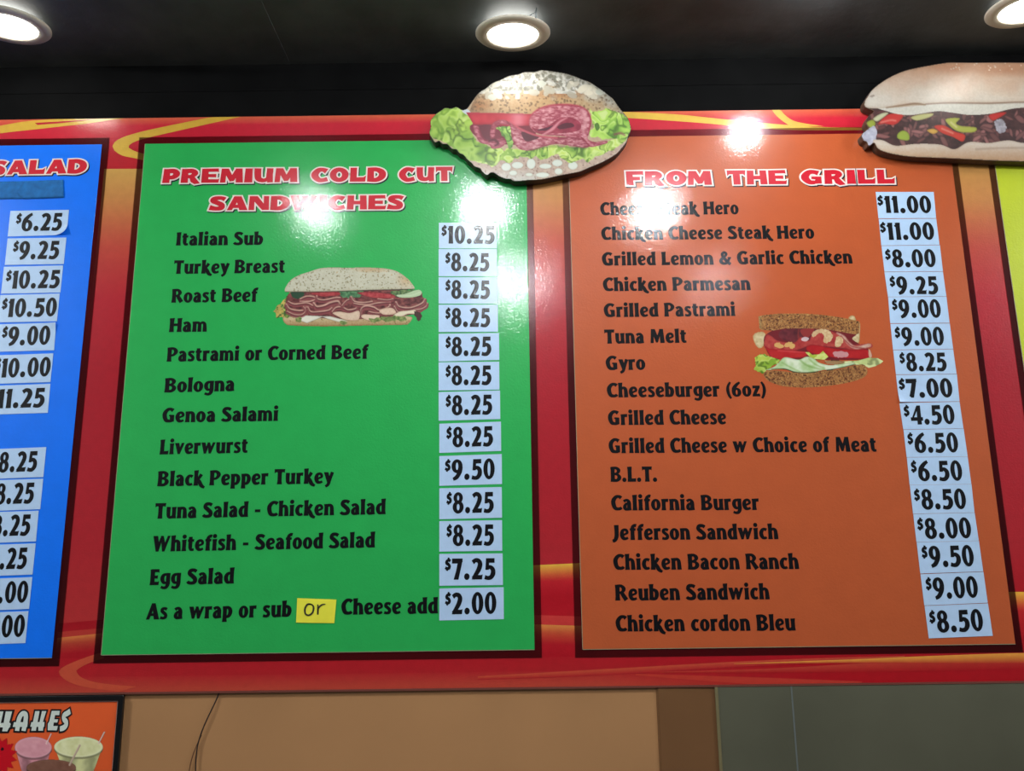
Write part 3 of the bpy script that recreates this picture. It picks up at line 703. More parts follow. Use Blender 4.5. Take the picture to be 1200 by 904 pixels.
OR = [('$11.00', (1026.2, 225), (1094.2, 225), (1097, 255.7), (1029.5, 256), 1029.8, 1092, 249.5, 19.6), ('$11.00', (1029.8, 256.8), (1097.2, 256.3), (1101, 287), (1032.8, 287.8), 1032.9, 1095.5, 281.2, 19.8),
 ('$8.00', (1033, 288.3), (1101.5, 287.5), (1105, 318), (1036.5, 318.5), 1038.8, 1097.3, 313.2, 20.2), ('$9.25', (1036.5, 319), (1105, 318.5), (1109, 347.3), (1040.6, 348), 1044.2, 1100, 344.9, 20.3),
 ('$9.00', (1040.8, 348.3), (1109.1, 347.7), (1112.8, 378.5), (1043.3, 379), 1047, 1103.4, 372.5, 20.8), ('$9.00', (1043.5, 379.7), (1113, 379.1), (1117, 409), (1046.5, 410), 1050.2, 1107, 405.2, 21),
 ('$8.25', (1046.7, 410.6), (1117, 409.5), (1121, 438.3), (1050, 439), 1055.8, 1110, 435.2, 21), ('$7.00', (1050, 439.6), (1121.3, 438.7), (1124.5, 470.5), (1053.6, 471.5), 1055, 1117, 466.2, 21.6),
 ('$4.50', (1054, 472.6), (1124.5, 471), (1129, 502.3), (1058.5, 503.5), 1060.8, 1119.5, 497.8, 21.8), ('$6.50', (1058.8, 504), (1129.3, 502.6), (1134, 535.3), (1062.5, 536), 1065.2, 1123.7, 530.7, 22.4),
 ('$6.50', (1062.7, 536.4), (1134, 535.5), (1138.3, 567.5), (1066, 568.5), 1069.3, 1128.5, 563.8, 22.8), ('$8.50', (1066.2, 568.7), (1138.5, 567.7), (1142, 600.9), (1070, 602.3), 1073, 1133, 597.2, 23),
 ('$8.00', (1070.2, 602.7), (1142.2, 601.2), (1147, 634), (1074, 635.5), 1076.8, 1139, 631.7, 23.4), ('$9.50', (1074.2, 635.8), (1147.2, 634.2), (1152.2, 670), (1078.5, 672.5), 1082, 1142.2, 665, 24),
 ('$9.00', (1078.7, 673.3), (1152.5, 670.5), (1157.5, 706.7), (1083.2, 710), 1086.8, 1147, 702.5, 24.3), ('$8.50', (1083.5, 710.5), (1157.8, 707.4), (1163.5, 745.5), (1088.5, 748.5), 1091, 1153, 741.7, 24.8)]
on = [l[0] for l in OL]
def lift8(u, v):
    t = max(0, (0.35 - u) / 0.35) * max(0, (v - 0.5) / 0.5); return (0.004 * t * t, 0, 0)
for i, (pr_, a, b, c, d, d0, d1, ba, cp) in enumerate(OR):
    sticker(pr_, [a, b, c, d], d0, d1, ba, cp, 'pale price sticker reading %s beside the %s line' % (pr_, on[i]), OG, lift8 if i == 7 else None, i)
BL = [('$6.25', (12.2, 247.3), (80.8, 246), (78.2, 275.4), (9, 277.2), 17.5, 71.6, 271, 20), ('$9.25', (8.9, 279.6), (77.8, 278.5), (74.7, 309.5), (5.6, 310.6), 14, 68.2, 304, 20.6), ('$10.25', (4.6, 312.8), (74, 311.2), (70.7, 343), (1.2, 344.3), 5.6, 69, 338.5, 20.6),
 ('$10.50', (0.5, 346), (70, 344.2), (66.6, 376.6), (-2.6, 378), 0.8, 65.3, 371.8, 21), ('$9.00', (-2.5, 380.3), (66, 378.3), (63.3, 410.6), (-6.3, 412.5), 1, 57.5, 405.2, 21.5), ('$10.00', (-7, 416.7), (62.5, 414.3), (59, 448), (-11, 450.2), -7, 58, 442.8, 21.8),
 ('$11.25', (-11, 452.5), (59, 450), (56, 484), (-15, 486.3), -12, 51.2, 479, 22), ('$8.25', (-17, 527), (54.2, 524.2), (50.7, 559.3), (-21, 562), -9.5, 42.3, 554, 23), ('$8.25', (-21, 563.5), (50.6, 561.2), (47, 597), (-25, 599.8), -13.5, 38.5, 591.4, 23.6),
 ('$8.25', (-24.5, 601), (45.3, 598.8), (42, 634.8), (-29, 637.3), -17.5, 34.2, 629, 24), ('$8.25', (-29, 639.5), (41.8, 637), (38, 673.7), (-33, 676.3), -21.5, 30.3, 668, 24), ('$8.00', (-34, 679.5), (37.8, 676.6), (34, 714), (-37.5, 716.8), -25, 31.5, 708, 24.5), ('$8.00', (-38, 719), (33.3, 716.5), (29.7, 754), (-42, 756.5), -29, 27.5, 748, 25)]
bn = ['topmost on the blue panel with a curling corner', 'directly under the curled one on the blue panel', 'third from the top of the blue panel', 'between $10.25 and $9.00 on the blue panel', 'under $10.50 with a turned upper corner',
      'under the $9.00 one on the blue panel', 'last above the gap on the blue panel', 'first below the gap on the blue panel', 'second below the gap on the blue panel', 'third below the gap on the blue panel', 'fourth below the gap on the blue panel',
      'second from the bottom of the blue panel', 'lowest on the blue panel']
def lift0(u, v):
    s = (u - 0.75) / 0.25 + (v - 0.5) / 0.5 - 1.10
    s = max(0, s); s = min(s, 1.15)
    return (0.009 * s ** 1.3, -0.004 * s * s, 0.007 * s * s)
def lift4(u, v):
    s = max(0, (u - 0.8) / 0.2 + (0.3 - v) / 0.3 - 0.9); return (0.0030 * s, 0, 0)
for i, (pr_, a, b, c, d, d0, d1, ba, cp) in enumerate(BL):
    full = a[0] > -3
    txt = pr_ if full else pr_
    lb = 'pale price sticker reading %s, %s' % (txt, bn[i]) if full or i in (5, 6) else 'pale price sticker ending %s, %s' % (txt[-3:], bn[i])
    sticker(pr_, [a, b, c, d], d0, d1, ba, cp, lb, BG, lift0 if i == 0 else lift4 if i == 4 else None, i)
# yellow paper with a handwritten word ------------------------------
M_note = mat('yellow_paper', lin((226, 222, 62)), rough=0.6, spec=0.3, noise=(30, 0.04))
M_pen = mat('black_marker_ink', lin((40, 40, 20)), rough=0.6)
p = P(370, 716, YS)
note = empty('paper_note', (p.x, YS, p.z), 'small yellow paper note with handwritten or, stuck after As a wrap or sub', 'paper note')
sheet('paper', [(348.3, 701.3), (394.2, 703), (391.7, 730.7), (347, 730)], YS - 0.0004, M_note, note, lambda u, v: (0.0006 * math.sin(u * 3.14) * math.sin(v * 3.14), 0, 0))
def pen(strokes, y):
    k = Ink()
    for s in strokes:
        q = spline(s, 5); Lp = []; Rp = []
        for i, (x, yy, w) in enumerate(q):
            a = q[max(i - 1, 0)]; b = q[min(i + 1, len(q) - 1)]
            dx, dy = b[0] - a[0], b[1] - a[1]; n = math.hypot(dx, dy) or 1
            Lp.append((x - dy / n * w / 2, yy + dx / n * w / 2)); Rp.append((x + dy / n * w / 2, yy - dx / n * w / 2))
        for i in range(len(q) - 1):
            b = len(k.V)
            for px, py in (Lp[i], Rp[i], Rp[i + 1], Lp[i + 1]):
                v = V2(px, py, y); k.V.append((v[0], y, v[1]))
            k.F.append((b, b + 1, b + 2, b + 3))
    return k
T6 = lambda l: [(300 + a / 6, 650 + b / 6, w / 6) for a, b, w in l]
pen([T6([(392, 352, 9), (362, 352, 12), (344, 385, 13), (348, 418, 12), (372, 428, 11), (398, 408, 12), (405, 372, 12), (390, 352, 9), (366, 352, 7)]),
     T6([(434, 352, 9), (436, 385, 12), (434, 424, 11)]), T6([(436, 400, 10), (440, 378, 10), (460, 356, 10), (488, 350, 6)])], YS - 0.0015).build('handwriting', M_pen, note)

# blue masking tape -------------------------------------------------
M_tape = mat('blue_masking_tape', lin((22, 96, 158)), rough=0.75, spec=0.25, noise=(70, 0.22, 6), bump=(90, 0.6, 0.0015))
def tape(poly, y, label, curl):
    nx = 30; ny = 8
    top, bot = poly
    A = resample(top, nx); B = resample(bot, nx); V = []; F = []
    for j in range(ny + 1):
        for i in range(nx + 1):
            v = j / ny; px = A[i][0] + (B[i][0] - A[i][0]) * v; py = A[i][1] + (B[i][1] - A[i][1]) * v
            l = 0.0004 + 0.0004 * math.sin(i * 1.7 + j * .8) * math.sin(i * .6 - j * 1.1) + curl(i / nx, v)
            w = V2(px, py, y); V.append((w[0], y - l, w[1]))
    for j in range(ny):
        for i in range(nx):
            a = j * (nx + 1) + i; F.append((a, a + nx + 1, a + nx + 2, a + 1))
    o = centred(link('masking_tape', mesh('masking_tape', V, F), M_tape))
    so = o.modifiers.new('thickness', 'SOLIDIFY'); so.thickness = 0.0002; so.offset = -1
    for p in o.data.polygons: p.use_smooth = True
    tag(o, label, 'tape', 'blue masking tape under SALAD')
tape(([(-30, 214.5), (0, 213), (29, 212.5)], [(-30, 235), (0, 233.6), (26, 233.2)]), YP - 0.0004, 'strip of blue masking tape under SALAD, cut by the picture edge', lambda u, v: 0)
tape(([(28, 212.4), (50, 211.8), (74.3, 210.9)], [(20.5, 226), (23, 230.5), (27, 233.3), (50, 232.5), (74.8, 231.6)]), YP - 0.0013, 'shorter strip of blue masking tape with a ragged end, overlapping the longer one', lambda u, v: 0.002 * max(0, 1 - u / .12) * v)

# ------------------------------------------------------------------ painted prints: a picture is built up on a fine grid of coloured faces
rng = np.random.default_rng(5)
class Paint:
    def __init__(s, x0, y0, x1, y1, step, u0, v0, k):
        """grid over picture pixels x0..x1, y0..y1; shapes are drawn in enlarged units: u = (x - u0) * k"""
        s.nx = int((x1 - x0) / step) + 1; s.ny = int((y1 - y0) / step) + 1
        s.px = x0 + np.arange(s.nx) * step; s.py = y0 + np.arange(s.ny) * step
        X, Y = np.meshgrid(s.px, s.py)
        s.U = (X - u0) * k; s.V = (Y - v0) * k; s.h = step * k
        s.rgb = np.zeros((s.ny, s.nx, 3)); s.a = np.zeros((s.ny, s.nx))
    def noise(s, scale, oct=3, seed=0, ax=1.0, ay=1.0, U=None, V=None):
        U = s.U if U is None else U; V = s.V if V is None else V
        out = 0; amp = 1; tot = 0
        for o in range(oct):
            r = np.random.default_rng(seed * 17 + o); T = r.random((64, 64))
            x = U / scale * ax * 2 ** o; y = V / scale * ay * 2 ** o
            xi = np.floor(x).astype(int); yi = np.floor(y).astype(int); fx = x - xi; fy = y - yi
            fx = fx * fx * (3 - 2 * fx); fy = fy * fy * (3 - 2 * fy)
            g = lambda a, b: T[b % 64, a % 64]
            v = (g(xi, yi) * (1 - fx) + g(xi + 1, yi) * fx) * (1 - fy) + (g(xi, yi + 1) * (1 - fx) + g(xi + 1, yi + 1) * fx) * fy
            out = out + v * amp; tot += amp; amp *= 0.5
        return out / tot
    def mask(s, pts, smooth=True, soft=0.0, rough=0.0, seed=1):
        q = spline(pts, 5, True) if smooth else list(pts)
        M = np.zeros(s.U.shape); k = 0
        jit = 0
        if rough:
            jx = (s.noise(max(rough * 2.2, 4), 2, seed) - .5) * 2 * rough; jy = (s.noise(max(rough * 2.2, 4), 2, seed + 5) - .5) * 2 * rough
        else: jx = jy = 0
        for ox in (-.25, .25):
            for oy in (-.25, .25):
                X = s.U + ox * s.h + jx; Y = s.V + oy * s.h + jy
                ins = np.zeros(s.U.shape, bool)
                for i in range(len(q)):
                    xa, ya = q[i - 1][:2]; xb, yb = q[i][:2]
                    if ya == yb: continue
                    c = ((ya > Y) != (yb > Y)) & (X < (xb - xa) * (Y - ya) / (yb - ya) + xa)
                    ins ^= c
                M += ins
        M /= 4
        if soft: M = s.blur(M, soft)
        return M
    def blur(s, M, r):
        n = max(1, int(r / s.h))
        for _ in range(2):
            for ax in (0, 1):
                c = np.cumsum(np.pad(M, [(n + 1, n) if a == ax else (0, 0) for a in (0, 1)], mode='edge'), axis=ax)
                M = (c[2 * n + 1:] - c[:-2 * n - 1]) / (2 * n + 1) if ax == 0 else (c[:, 2 * n + 1:] - c[:, :-2 * n - 1]) / (2 * n + 1)
        return M
    def band(s, pts, w=None, soft=0.6):
        """distance mask of a smooth line; points (u, v[, width])"""
        q = spline(pts, 5); D = np.full(s.U.shape, 1e9); Wd = np.zeros(s.U.shape)
        for a, b in zip(q, q[1:]):
            dx, dy = b[0] - a[0], b[1] - a[1]; L2 = dx * dx + dy * dy or 1e-9
            t = np.clip(((s.U - a[0]) * dx + (s.V - a[1]) * dy) / L2, 0, 1)
            d = np.hypot(s.U - a[0] - t * dx, s.V - a[1] - t * dy)
            wa = a[2] if len(a) > 2 else w; wb = b[2] if len(b) > 2 else w
            ww = (wa + (wb - wa) * t) / 2
            e = d - ww; better = e < D
            D = np.where(better, e, D)
        return np.clip(0.5 - D / (s.h * 2 * soft), 0, 1)
    def put(s, M, col, op=1.0, cover=True):
        col = np.array(col, float)
        if col.ndim == 1: col = col[None, None, :]
        m = (M * op)[..., None]
        s.rgb = s.rgb * (1 - m) + col * m
        if cover: s.a = np.maximum(s.a, M)
    def mix(s, c0, c1, t):
        t = np.clip(t, 0, 1)[..., None]
        return np.array(c0, float) * (1 - t) + np.array(c1, float) * t
    def dots(s, region, n, r, col, seed=0, stretch=1.0, op=1.0, ang=None):
        r_ = np.random.default_rng(seed); ys, xs = np.where(region > .5)
        if len(ys) == 0: return
        for _ in range(n):
            i = r_.integers(len(ys)); u, v = s.U[ys[i], xs[i]], s.V[ys[i], xs[i]]
            rr = r * (0.6 + 0.8 * r_.random()); a = r_.random() * 3.14 if ang is None else ang + (r_.random() - .5) * .6
            c, sn = math.cos(a), math.sin(a)
            ix = slice(max(0, xs[i] - int(rr * stretch / s.h) - 3), xs[i] + int(rr * stretch / s.h) + 4)
            iy = slice(max(0, ys[i] - int(rr * stretch / s.h) - 3), ys[i] + int(rr * stretch / s.h) + 4)
            U = s.U[iy, ix] - u; V = s.V[iy, ix] - v
            d = np.hypot((U * c + V * sn) / stretch, -U * sn + V * c) / rr
            m = np.clip((1 - d) * rr / s.h + .5, 0, 1) * op * region[iy, ix]
            cc = np.array(col, float) * (0.85 + 0.3 * r_.random())
            s.rgb[iy, ix] = s.rgb[iy, ix] * (1 - m[..., None]) + cc * m[..., None]
    def build(s, name, y, m, parent, cut=0.5, gain=1.0):
        keep = s.a > cut
        q = keep[:-1, :-1] | keep[1:, :-1] | keep[:-1, 1:] | keep[1:, 1:]
        q = keep[:-1, :-1] & keep[1:, 1:] & keep[1:, :-1] & keep[:-1, 1:]
        # grid corners on the plane
        X, Y = np.meshgrid(s.px, s.py)
        dx = (X - IW / 2) / FPX; dz = -(Y - IH / 2) / FPX
        R = np.array(RM)
        D = np.stack([dx, np.ones_like(dx), dz], -1) @ R.T
        t = (y + DIST) / D[..., 1]
        Wx = CAM.x + D[..., 0] * t; Wz = CAM.z + D[..., 2] * t
        idx = np.arange(s.nx * s.ny).reshape(s.ny, s.nx)
        F = np.stack([idx[:-1, :-1][q], idx[1:, :-1][q], idx[1:, 1:][q], idx[:-1, 1:][q]], 1)
        used = np.unique(F); rm = np.full(s.nx * s.ny, -1); rm[used] = np.arange(len(used))
        F = rm[F]
        co = np.stack([Wx.ravel()[used], np.full(len(used), y), Wz.ravel()[used]], 1)
        c = np.clip(s.rgb.reshape(-1, 3)[used] / 255.0, 0, 1)
        c = np.where(c <= 0.04045, c / 12.92, ((c + 0.055) / 1.055) ** 2.4) * gain
        me = bpy.data.meshes.new(name)
        me.vertices.add(len(used)); me.vertices.foreach_set('co', co.astype(np.float32).ravel())
        me.loops.add(F.size); me.loops.foreach_set('vertex_index', F.astype(np.int32).ravel())
        me.polygons.add(len(F)); me.polygons.foreach_set('loop_start', (np.arange(len(F)) * 4).astype(np.int32))
        me.update(calc_edges=True)
        a = me.color_attributes.new('print', 'FLOAT_COLOR', 'POINT')
        arr = np.ones((len(used), 4), np.float32); arr[:, :3] = np.clip(c, 0, .95)
        a.data.foreach_set('color', arr.ravel())
        return kid(centred(link(name, me, m)), parent)
M_pic = mat('picture_print', attr='print', **GLOSS)
M_cut = mat('cutout_print', attr='print', rough=0.45, spec=0.4, coat=0.35, coat_rough=0.2, bump=(190, 0.3, 0.0006))

def lettuce(c, M, seed, scale=26, dark=(96, 146, 44), light=(196, 222, 104), pale=(226, 238, 170)):
    """frilly leaf: folded bands from a bent noise field, a light crest beside a darker fold"""
    wx = (c.noise(scale * 2.2, 2, seed) - .5) * scale * 2.4; wy = (c.noise(scale * 2.2, 2, seed + 9) - .5) * scale * 2.4
    n = c.noise(scale * 1.5, 2, seed + 1, U=c.U + wx, V=c.V + wy)
    ph = n * 12
    s1 = .5 + .5 * np.sin(ph); s2 = .5 + .5 * np.sin(ph + 1.1)
    big = c.noise(scale * 3, 2, seed + 4)
    t = .30 * s1 + .65 * big + .10
    col = c.mix(dark, light, t * 1.9 - .45)
    crest = np.clip(s2 - .72, 0, 1) * 3.2 * np.clip(big * 1.6 - .25, 0, 1)
    col = col * (1 - .75 * np.clip(crest, 0, 1)[..., None]) + np.array(pale) * .75 * np.clip(crest, 0, 1)[..., None]
    fold = np.clip(.22 - s1, 0, 1) * 3.4 * (c.noise(scale * 1.7, 2, seed + 6) > .45)
    col = col * (1 - .36 * np.clip(fold, 0, 1)[..., None])
    c.put(M, col)
def rim_shade(c, M, r, k, col=(0, 0, 0)):
    inner = np.clip(c.blur(M, r) * 2 - 1, 0, 1)
    c.put(M, col, op=k, cover=False) if False else None
    m = (M * (1 - inner) * k)[..., None]
    c.rgb = c.rgb * (1 - m) + np.array(col, float) * m

def cutout(name, outline, T, edge_col, label, backcol):
    """a shaped board: outline in picture pixels at its front plane y = -T"""
    q = spline(outline, 4, True)
    pts = [V2(a, b, -T) for a, b in q]
    cx = sum(p[0] for p in pts) / len(pts); cz = sum(p[1] for p in pts) / len(pts)
    t = empty('sandwich_cutout', (cx, -T, cz), label, 'sign', 'cutout sandwich pictures on the menu board')
    M = mat(name + '_cut_edge', edge_col, rough=0.55, noise=(120, 0.3))
    n = len(pts)
    V = [(x, -T + 0.0003, z) for x, z in pts] + [(x, YP - 0.0009, z) for x, z in pts]
    F = [tuple(range(n)), tuple(range(n, 2 * n))[::-1]] + [(i, (i + 1) % n, n + (i + 1) % n, n + i) for i in range(n)]
    me = mesh('foam_core', V, F); bm = bmesh.new(); bm.from_mesh(me)
    bmesh.ops.triangulate(bm, faces=[f for f in bm.faces if len(f.verts) > 4]); bmesh.ops.recalc_face_normals(bm, faces=bm.faces[:])
    bm.to_mesh(me); bm.free()
    kid(link('foam_core', me, M), t)
    return t
# ------------------------------------------------------------------ salami roll cutout
def sc_(pts, k, u0, v0): return [(u0 + a / k, v0 + b / k) for a, b in pts]
def burger():
    K = 1200 / 280.0
    out = [(105, 350), (130, 318), (158, 298), (180, 284), (208, 288), (235, 280), (262, 294), (285, 290), (303, 268), (345, 212), (385, 185), (420, 158), (462, 142), (500, 124), (545, 116), (580, 104), (625, 104), (660, 95), (700, 98), (740, 104), (785, 112), (830, 126), (868, 142), (905, 155), (940, 178), (975, 202), (1000, 222), (1022, 240), (1045, 272), (1060, 292), (1082, 318), (1100, 345), (1112, 392), (1098, 425), (1092, 452), (1062, 492), (1035, 520), (998, 542), (960, 562), (905, 584), (860, 604), (820, 613), (770, 622), (720, 633), (660, 645), (600, 648), (530, 654), (505, 642), (480, 641), (450, 628), (425, 612), (405, 612), (388, 623), (365, 605), (352, 588), (328, 580), (310, 562), (290, 545), (272, 522), (250, 512), (235, 495), (212, 490), (190, 468), (165, 466), (148, 452), (128, 458), (112, 438), (99, 410), (106, 380)]
    T = 0.028
    t = cutout('roll', sc_(out, K, 480, 60), T, lin((46, 34, 28)), 'cutout of a seeded roll with salami, tomato and lettuce above the green panel', None)
    c = Paint(498, 78, 744, 216, 0.62, 480, 60, K)
    allm = c.mask(out)
    n1 = c.noise(60, 4, 2); n2 = c.noise(9, 3, 4)
    # whole shape starts as bread
    bread = c.mix((168, 140, 112), (204, 178, 146), n1 * .6 + n2 * .5)
    c.put(allm, bread)
    top = c.mask([(300, 300), (345, 212), (420, 158), (500, 124), (660, 95), (830, 126), (975, 202), (1060, 292), (1082, 318), (1075, 400), (900, 380), (640, 340), (300, 312)])
    v = np.clip((c.V - 95) / 220, 0, 1)
    warm = c.mix((186, 146, 102), (206, 172, 124), n2)
    flour = c.mix((146, 142, 130), (206, 206, 194), n2 * 1.3 - .1)
    edge = np.clip(c.V * 1.0 - (215 - 70 * np.exp(-((c.U - 560) / 260) ** 2)) + 50 * (n1 - .5) * 2, -40, 60)
    tt = np.clip(edge / 60, 0, 1)
    flourish = np.clip(np.abs(c.U - 640) / 420, 0, 1) ** 2
    col = flour * (1 - tt[..., None]) + warm * tt[..., None]
    col = col * (1 - (0.5 * flourish)[..., None]) + flour * (0.5 * flourish)[..., None]
    c.put(top, col)
    red = np.clip(1 - np.hypot((c.U - 345) / 90, (c.V - 275) / 60), 0, 1) + np.clip(1 - np.hypot((c.U - 770) / 190, (c.V - 215) / 26), 0, 1) * .8
    c.put(top * np.clip(red, 0, 1), c.mix((140, 84, 52), (188, 116, 60), n2), .75)
    c.dots(top, 420, 4.2, (112, 88, 62), 3, 1.3, .65)
    c.dots(top * (c.V < 215), 260, 8, (214, 212, 200), 4, 1.7, .8)
    c.dots(top * (c.V < 200), 170, 6, (120, 118, 102), 14, 1.5, .6)
    c.dots(top * (c.V < 240) * (c.V > 150), 22, 13, (212, 204, 182), 6, 1.8, .9)
    for u, w in ((662, 163), (415, 232), (955, 205)):
        c.put(c.mask([(u - 22, w), (u - 6, w - 17), (u + 18, w - 8), (u + 20, w + 8), (u - 2, w + 16)]), (206, 208, 192))
    rim_shade(c, top, 26, .35, (90, 80, 66))
    # lower bun
    low = c.mask([(262, 512), (330, 545), (400, 540), (520, 520), (700, 520), (860, 520), (1000, 470), (1092, 440), (1062, 492), (998, 542), (905, 584), (820, 613), (720, 633), (600, 648), (530, 654), (480, 641), (425, 612), (388, 623), (340, 590), (300, 556)])
    c.put(low, c.mix((168, 140, 128), (212, 190, 164), n2 * .9 + .1 * n1))
    c.put(low * np.clip((c.V - (585 + 0)) / 60, 0, 1) * (c.U < 640), (206, 214, 206), .6)
    c.dots(low, 130, 3.4, (130, 98, 84), 9, 1.2, .6)
    for u, w, a, b in ((485, 582, 24, 20), (542, 573, 29, 17), (610, 566, 22, 26), (682, 578, 31, 13), (742, 562, 26, 17), (748, 604, 20, 16), (520, 612, 20, 13), (668, 622, 34, 13), (820, 575, 24, 20), (600, 620, 18, 9)):
        e = c.mask([(u + a * math.cos(x), w + b * math.sin(x)) for x in [i * .785 for i in range(8)]])
        c.put(np.clip(c.blur(e, 4), 0, 1), (140, 112, 94), .6); c.put(e, (216, 222, 208)); rim_shade(c, e, 5, .3, (150, 150, 120))
    # lettuce
    lb = c.mask([(310, 455), (420, 480), (520, 495), (700, 478), (860, 480), (1000, 458), (1090, 420), (1080, 455), (1020, 500), (940, 530), (900, 556), (850, 540), (812, 560), (770, 545), (745, 515), (715, 530), (670, 545), (600, 530), (530, 540), (495, 560), (455, 548), (420, 580), (380, 560), (330, 552), (290, 520)], rough=12)
    lettuce(c, lb, 21, 20)
    ll = c.mask([(105, 350), (130, 318), (180, 284), (235, 280), (262, 294), (285, 312), (312, 345), (318, 420), (345, 455), (380, 470), (420, 492), (440, 530), (415, 575), (372, 558), (330, 552), (290, 545), (240, 505), (190, 468), (148, 448), (112, 434), (99, 410), (106, 380)], rough=5)
    lettuce(c, ll * allm, 31, 30, (104, 150, 40), (190, 222, 96))
    lr = c.mask([(905, 290), (925, 300), (960, 295), (1000, 290), (1040, 310), (1075, 322), (1100, 345), (1112, 392), (1098, 430), (1040, 440), (985, 445), (950, 430), (912, 432), (905, 405), (925, 380), (915, 340)], rough=8)
    lettuce(c, lr * allm, 41, 26, (110, 168, 48), (186, 224, 100))
    c.put(c.mask([(928, 370), (945, 360), (955, 385), (940, 400)]), (60, 100, 30), .8)
    for q in ([(140, 395, 6), (160, 415, 8), (185, 400, 6)], [(200, 330, 4), (190, 365, 7), (220, 380, 4)], [(250, 380, 5), (262, 405, 8), (285, 400, 4)], [(1040, 340, 4), (1050, 370, 7), (1075, 380, 4)]):
        c.put(c.band(q, soft=2), (88, 128, 34), .7, cover=False)
    # pale corner left of the tomato
    c.put(c.mask([(262, 298), (285, 290), (305, 305), (300, 320), (280, 316)]), (196, 206, 214))
    # inside dark behind salami
    c.put(c.mask([(318, 365), (600, 370), (620, 450), (500, 470), (350, 440)]), (120, 36, 52))
    tom = c.mask([(284, 308), (420, 310), (560, 314), (640, 316), (640, 372), (520, 378), (400, 368), (322, 370), (304, 340)], False)
    c.put(tom, c.mix((168, 26, 44), (206, 60, 72), c.noise(40, 2, 50)))
    c.put(tom * np.exp(-((c.U - 545) / 42) ** 2), (224, 140, 150), .75)
    c.put(tom * (c.V < 316), (206, 80, 90), .7)
    rim_shade(c, tom, 8, .35, (90, 0, 20))
    def meat(pts, seed, d=(142, 52, 70), l=(206, 130, 138), ang=0.0):
        m = c.mask(pts)
        nn = c.noise(16, 3, seed, 1.0, 2.2)
        c.put(m, c.mix(d, l, (nn - .3) * 2.2)); rim_shade(c, m, 7, .55, (120, 20, 40)); return m
    # small folded slices at the left
    meat([(318, 372), (345, 378), (356, 420), (385, 452), (430, 440), (470, 438), (485, 460), (455, 485), (415, 490), (400, 470), (360, 462), (335, 430)], 60)
    c.put(c.band([(400, 452, 10), (425, 446, 14), (445, 462, 12), (430, 474, 8)], soft=1.5), (92, 26, 40))
    c.put(c.mask([(352, 376), (405, 374), (412, 440), (380, 440), (362, 412)]), (104, 34, 48))
    meat([(405, 400), (420, 360), (460, 344), (492, 352), (500, 372), (455, 368), (432, 392), (428, 432), (408, 438)], 61)
    lm = c.mask([(432, 385), (500, 378), (512, 410), (520, 470), (500, 492), (486, 450), (462, 420), (452, 400)], rough=4); lettuce(c, lm, 71, 18, (60, 110, 40), (160, 200, 90))
    # big folded slices
    meat([(500, 352), (540, 380), (600, 412), (680, 428), (780, 432), (850, 436), (905, 470), (880, 487), (800, 474), (735, 466), (680, 478), (620, 498), (565, 496), (530, 470), (512, 430), (508, 390)], 62, (150, 62, 78), (218, 160, 162))
    c.put(c.mask([(562, 405), (600, 414), (650, 432), (612, 450), (585, 452), (568, 432)]), (88, 34, 46))
    c.put(c.band([(505, 355, 6), (560, 392, 9), (640, 424, 10), (740, 436, 8)], soft=1.2), (196, 84, 98), .9)
    c.put(c.band([(540, 420, 8), (548, 462, 14), (590, 484, 12), (660, 462, 8)], soft=3), (226, 176, 176), .5)
    big = meat([(598, 360), (610, 322), (650, 290), (710, 272), (780, 268), (850, 276), (892, 300), (912, 345), (905, 400), (895, 440), (930, 456), (985, 450), (992, 462), (950, 474), (905, 480), (860, 440), (800, 432), (740, 425), (670, 420), (620, 400)], 63, (158, 66, 82), (222, 158, 162))
    c.put(c.mask([(612, 380), (650, 392), (700, 372), (740, 345), (790, 330), (840, 345), (862, 372), (850, 398), (790, 410), (735, 412), (650, 414)]), c.mix((120, 30, 52), (176, 70, 88), c.noise(18, 3, 66)))
    c.put(c.mask([(640, 396), (690, 384), (722, 372), (700, 392), (676, 400)]), (74, 30, 48), .9)
    c.put(c.mask([(742, 380), (775, 362), (815, 362), (826, 378), (790, 388), (755, 392)]), (84, 34, 46), .9)
    c.put(c.band([(668, 420, 6), (716, 392, 14), (752, 356, 10), (790, 334, 6)], soft=1.5), (214, 138, 146), .95)
    c.put(c.band([(598, 360, 5), (610, 322, 6), (650, 290, 7), (710, 272, 8), (780, 268, 8), (850, 276, 7), (892, 300, 6), (910, 345, 6), (900, 400, 5)], soft=1.2), (178, 62, 80), .85)
    c.put(c.band([(870, 300, 20), (886, 345, 22), (872, 400, 20), (890, 450, 10)], soft=3), (226, 168, 170), .6)
    c.put(c.band([(860, 430, 4), (885, 455, 5), (905, 478, 4)], soft=1.2), (126, 24, 44), .9)
    c.put(c.band([(600, 500, 4), (700, 480, 5), (790, 482, 5), (900, 488, 4)], soft=3), (60, 80, 30), .5, cover=False)
    c.put(c.band([(1030, 418, 8), (1060, 412, 10), (1080, 422, 6)], soft=2), (140, 60, 76), .8)
    c.a = allm
    c.build('printed_picture', -T, M_cut, t, gain=PIC_TOP)
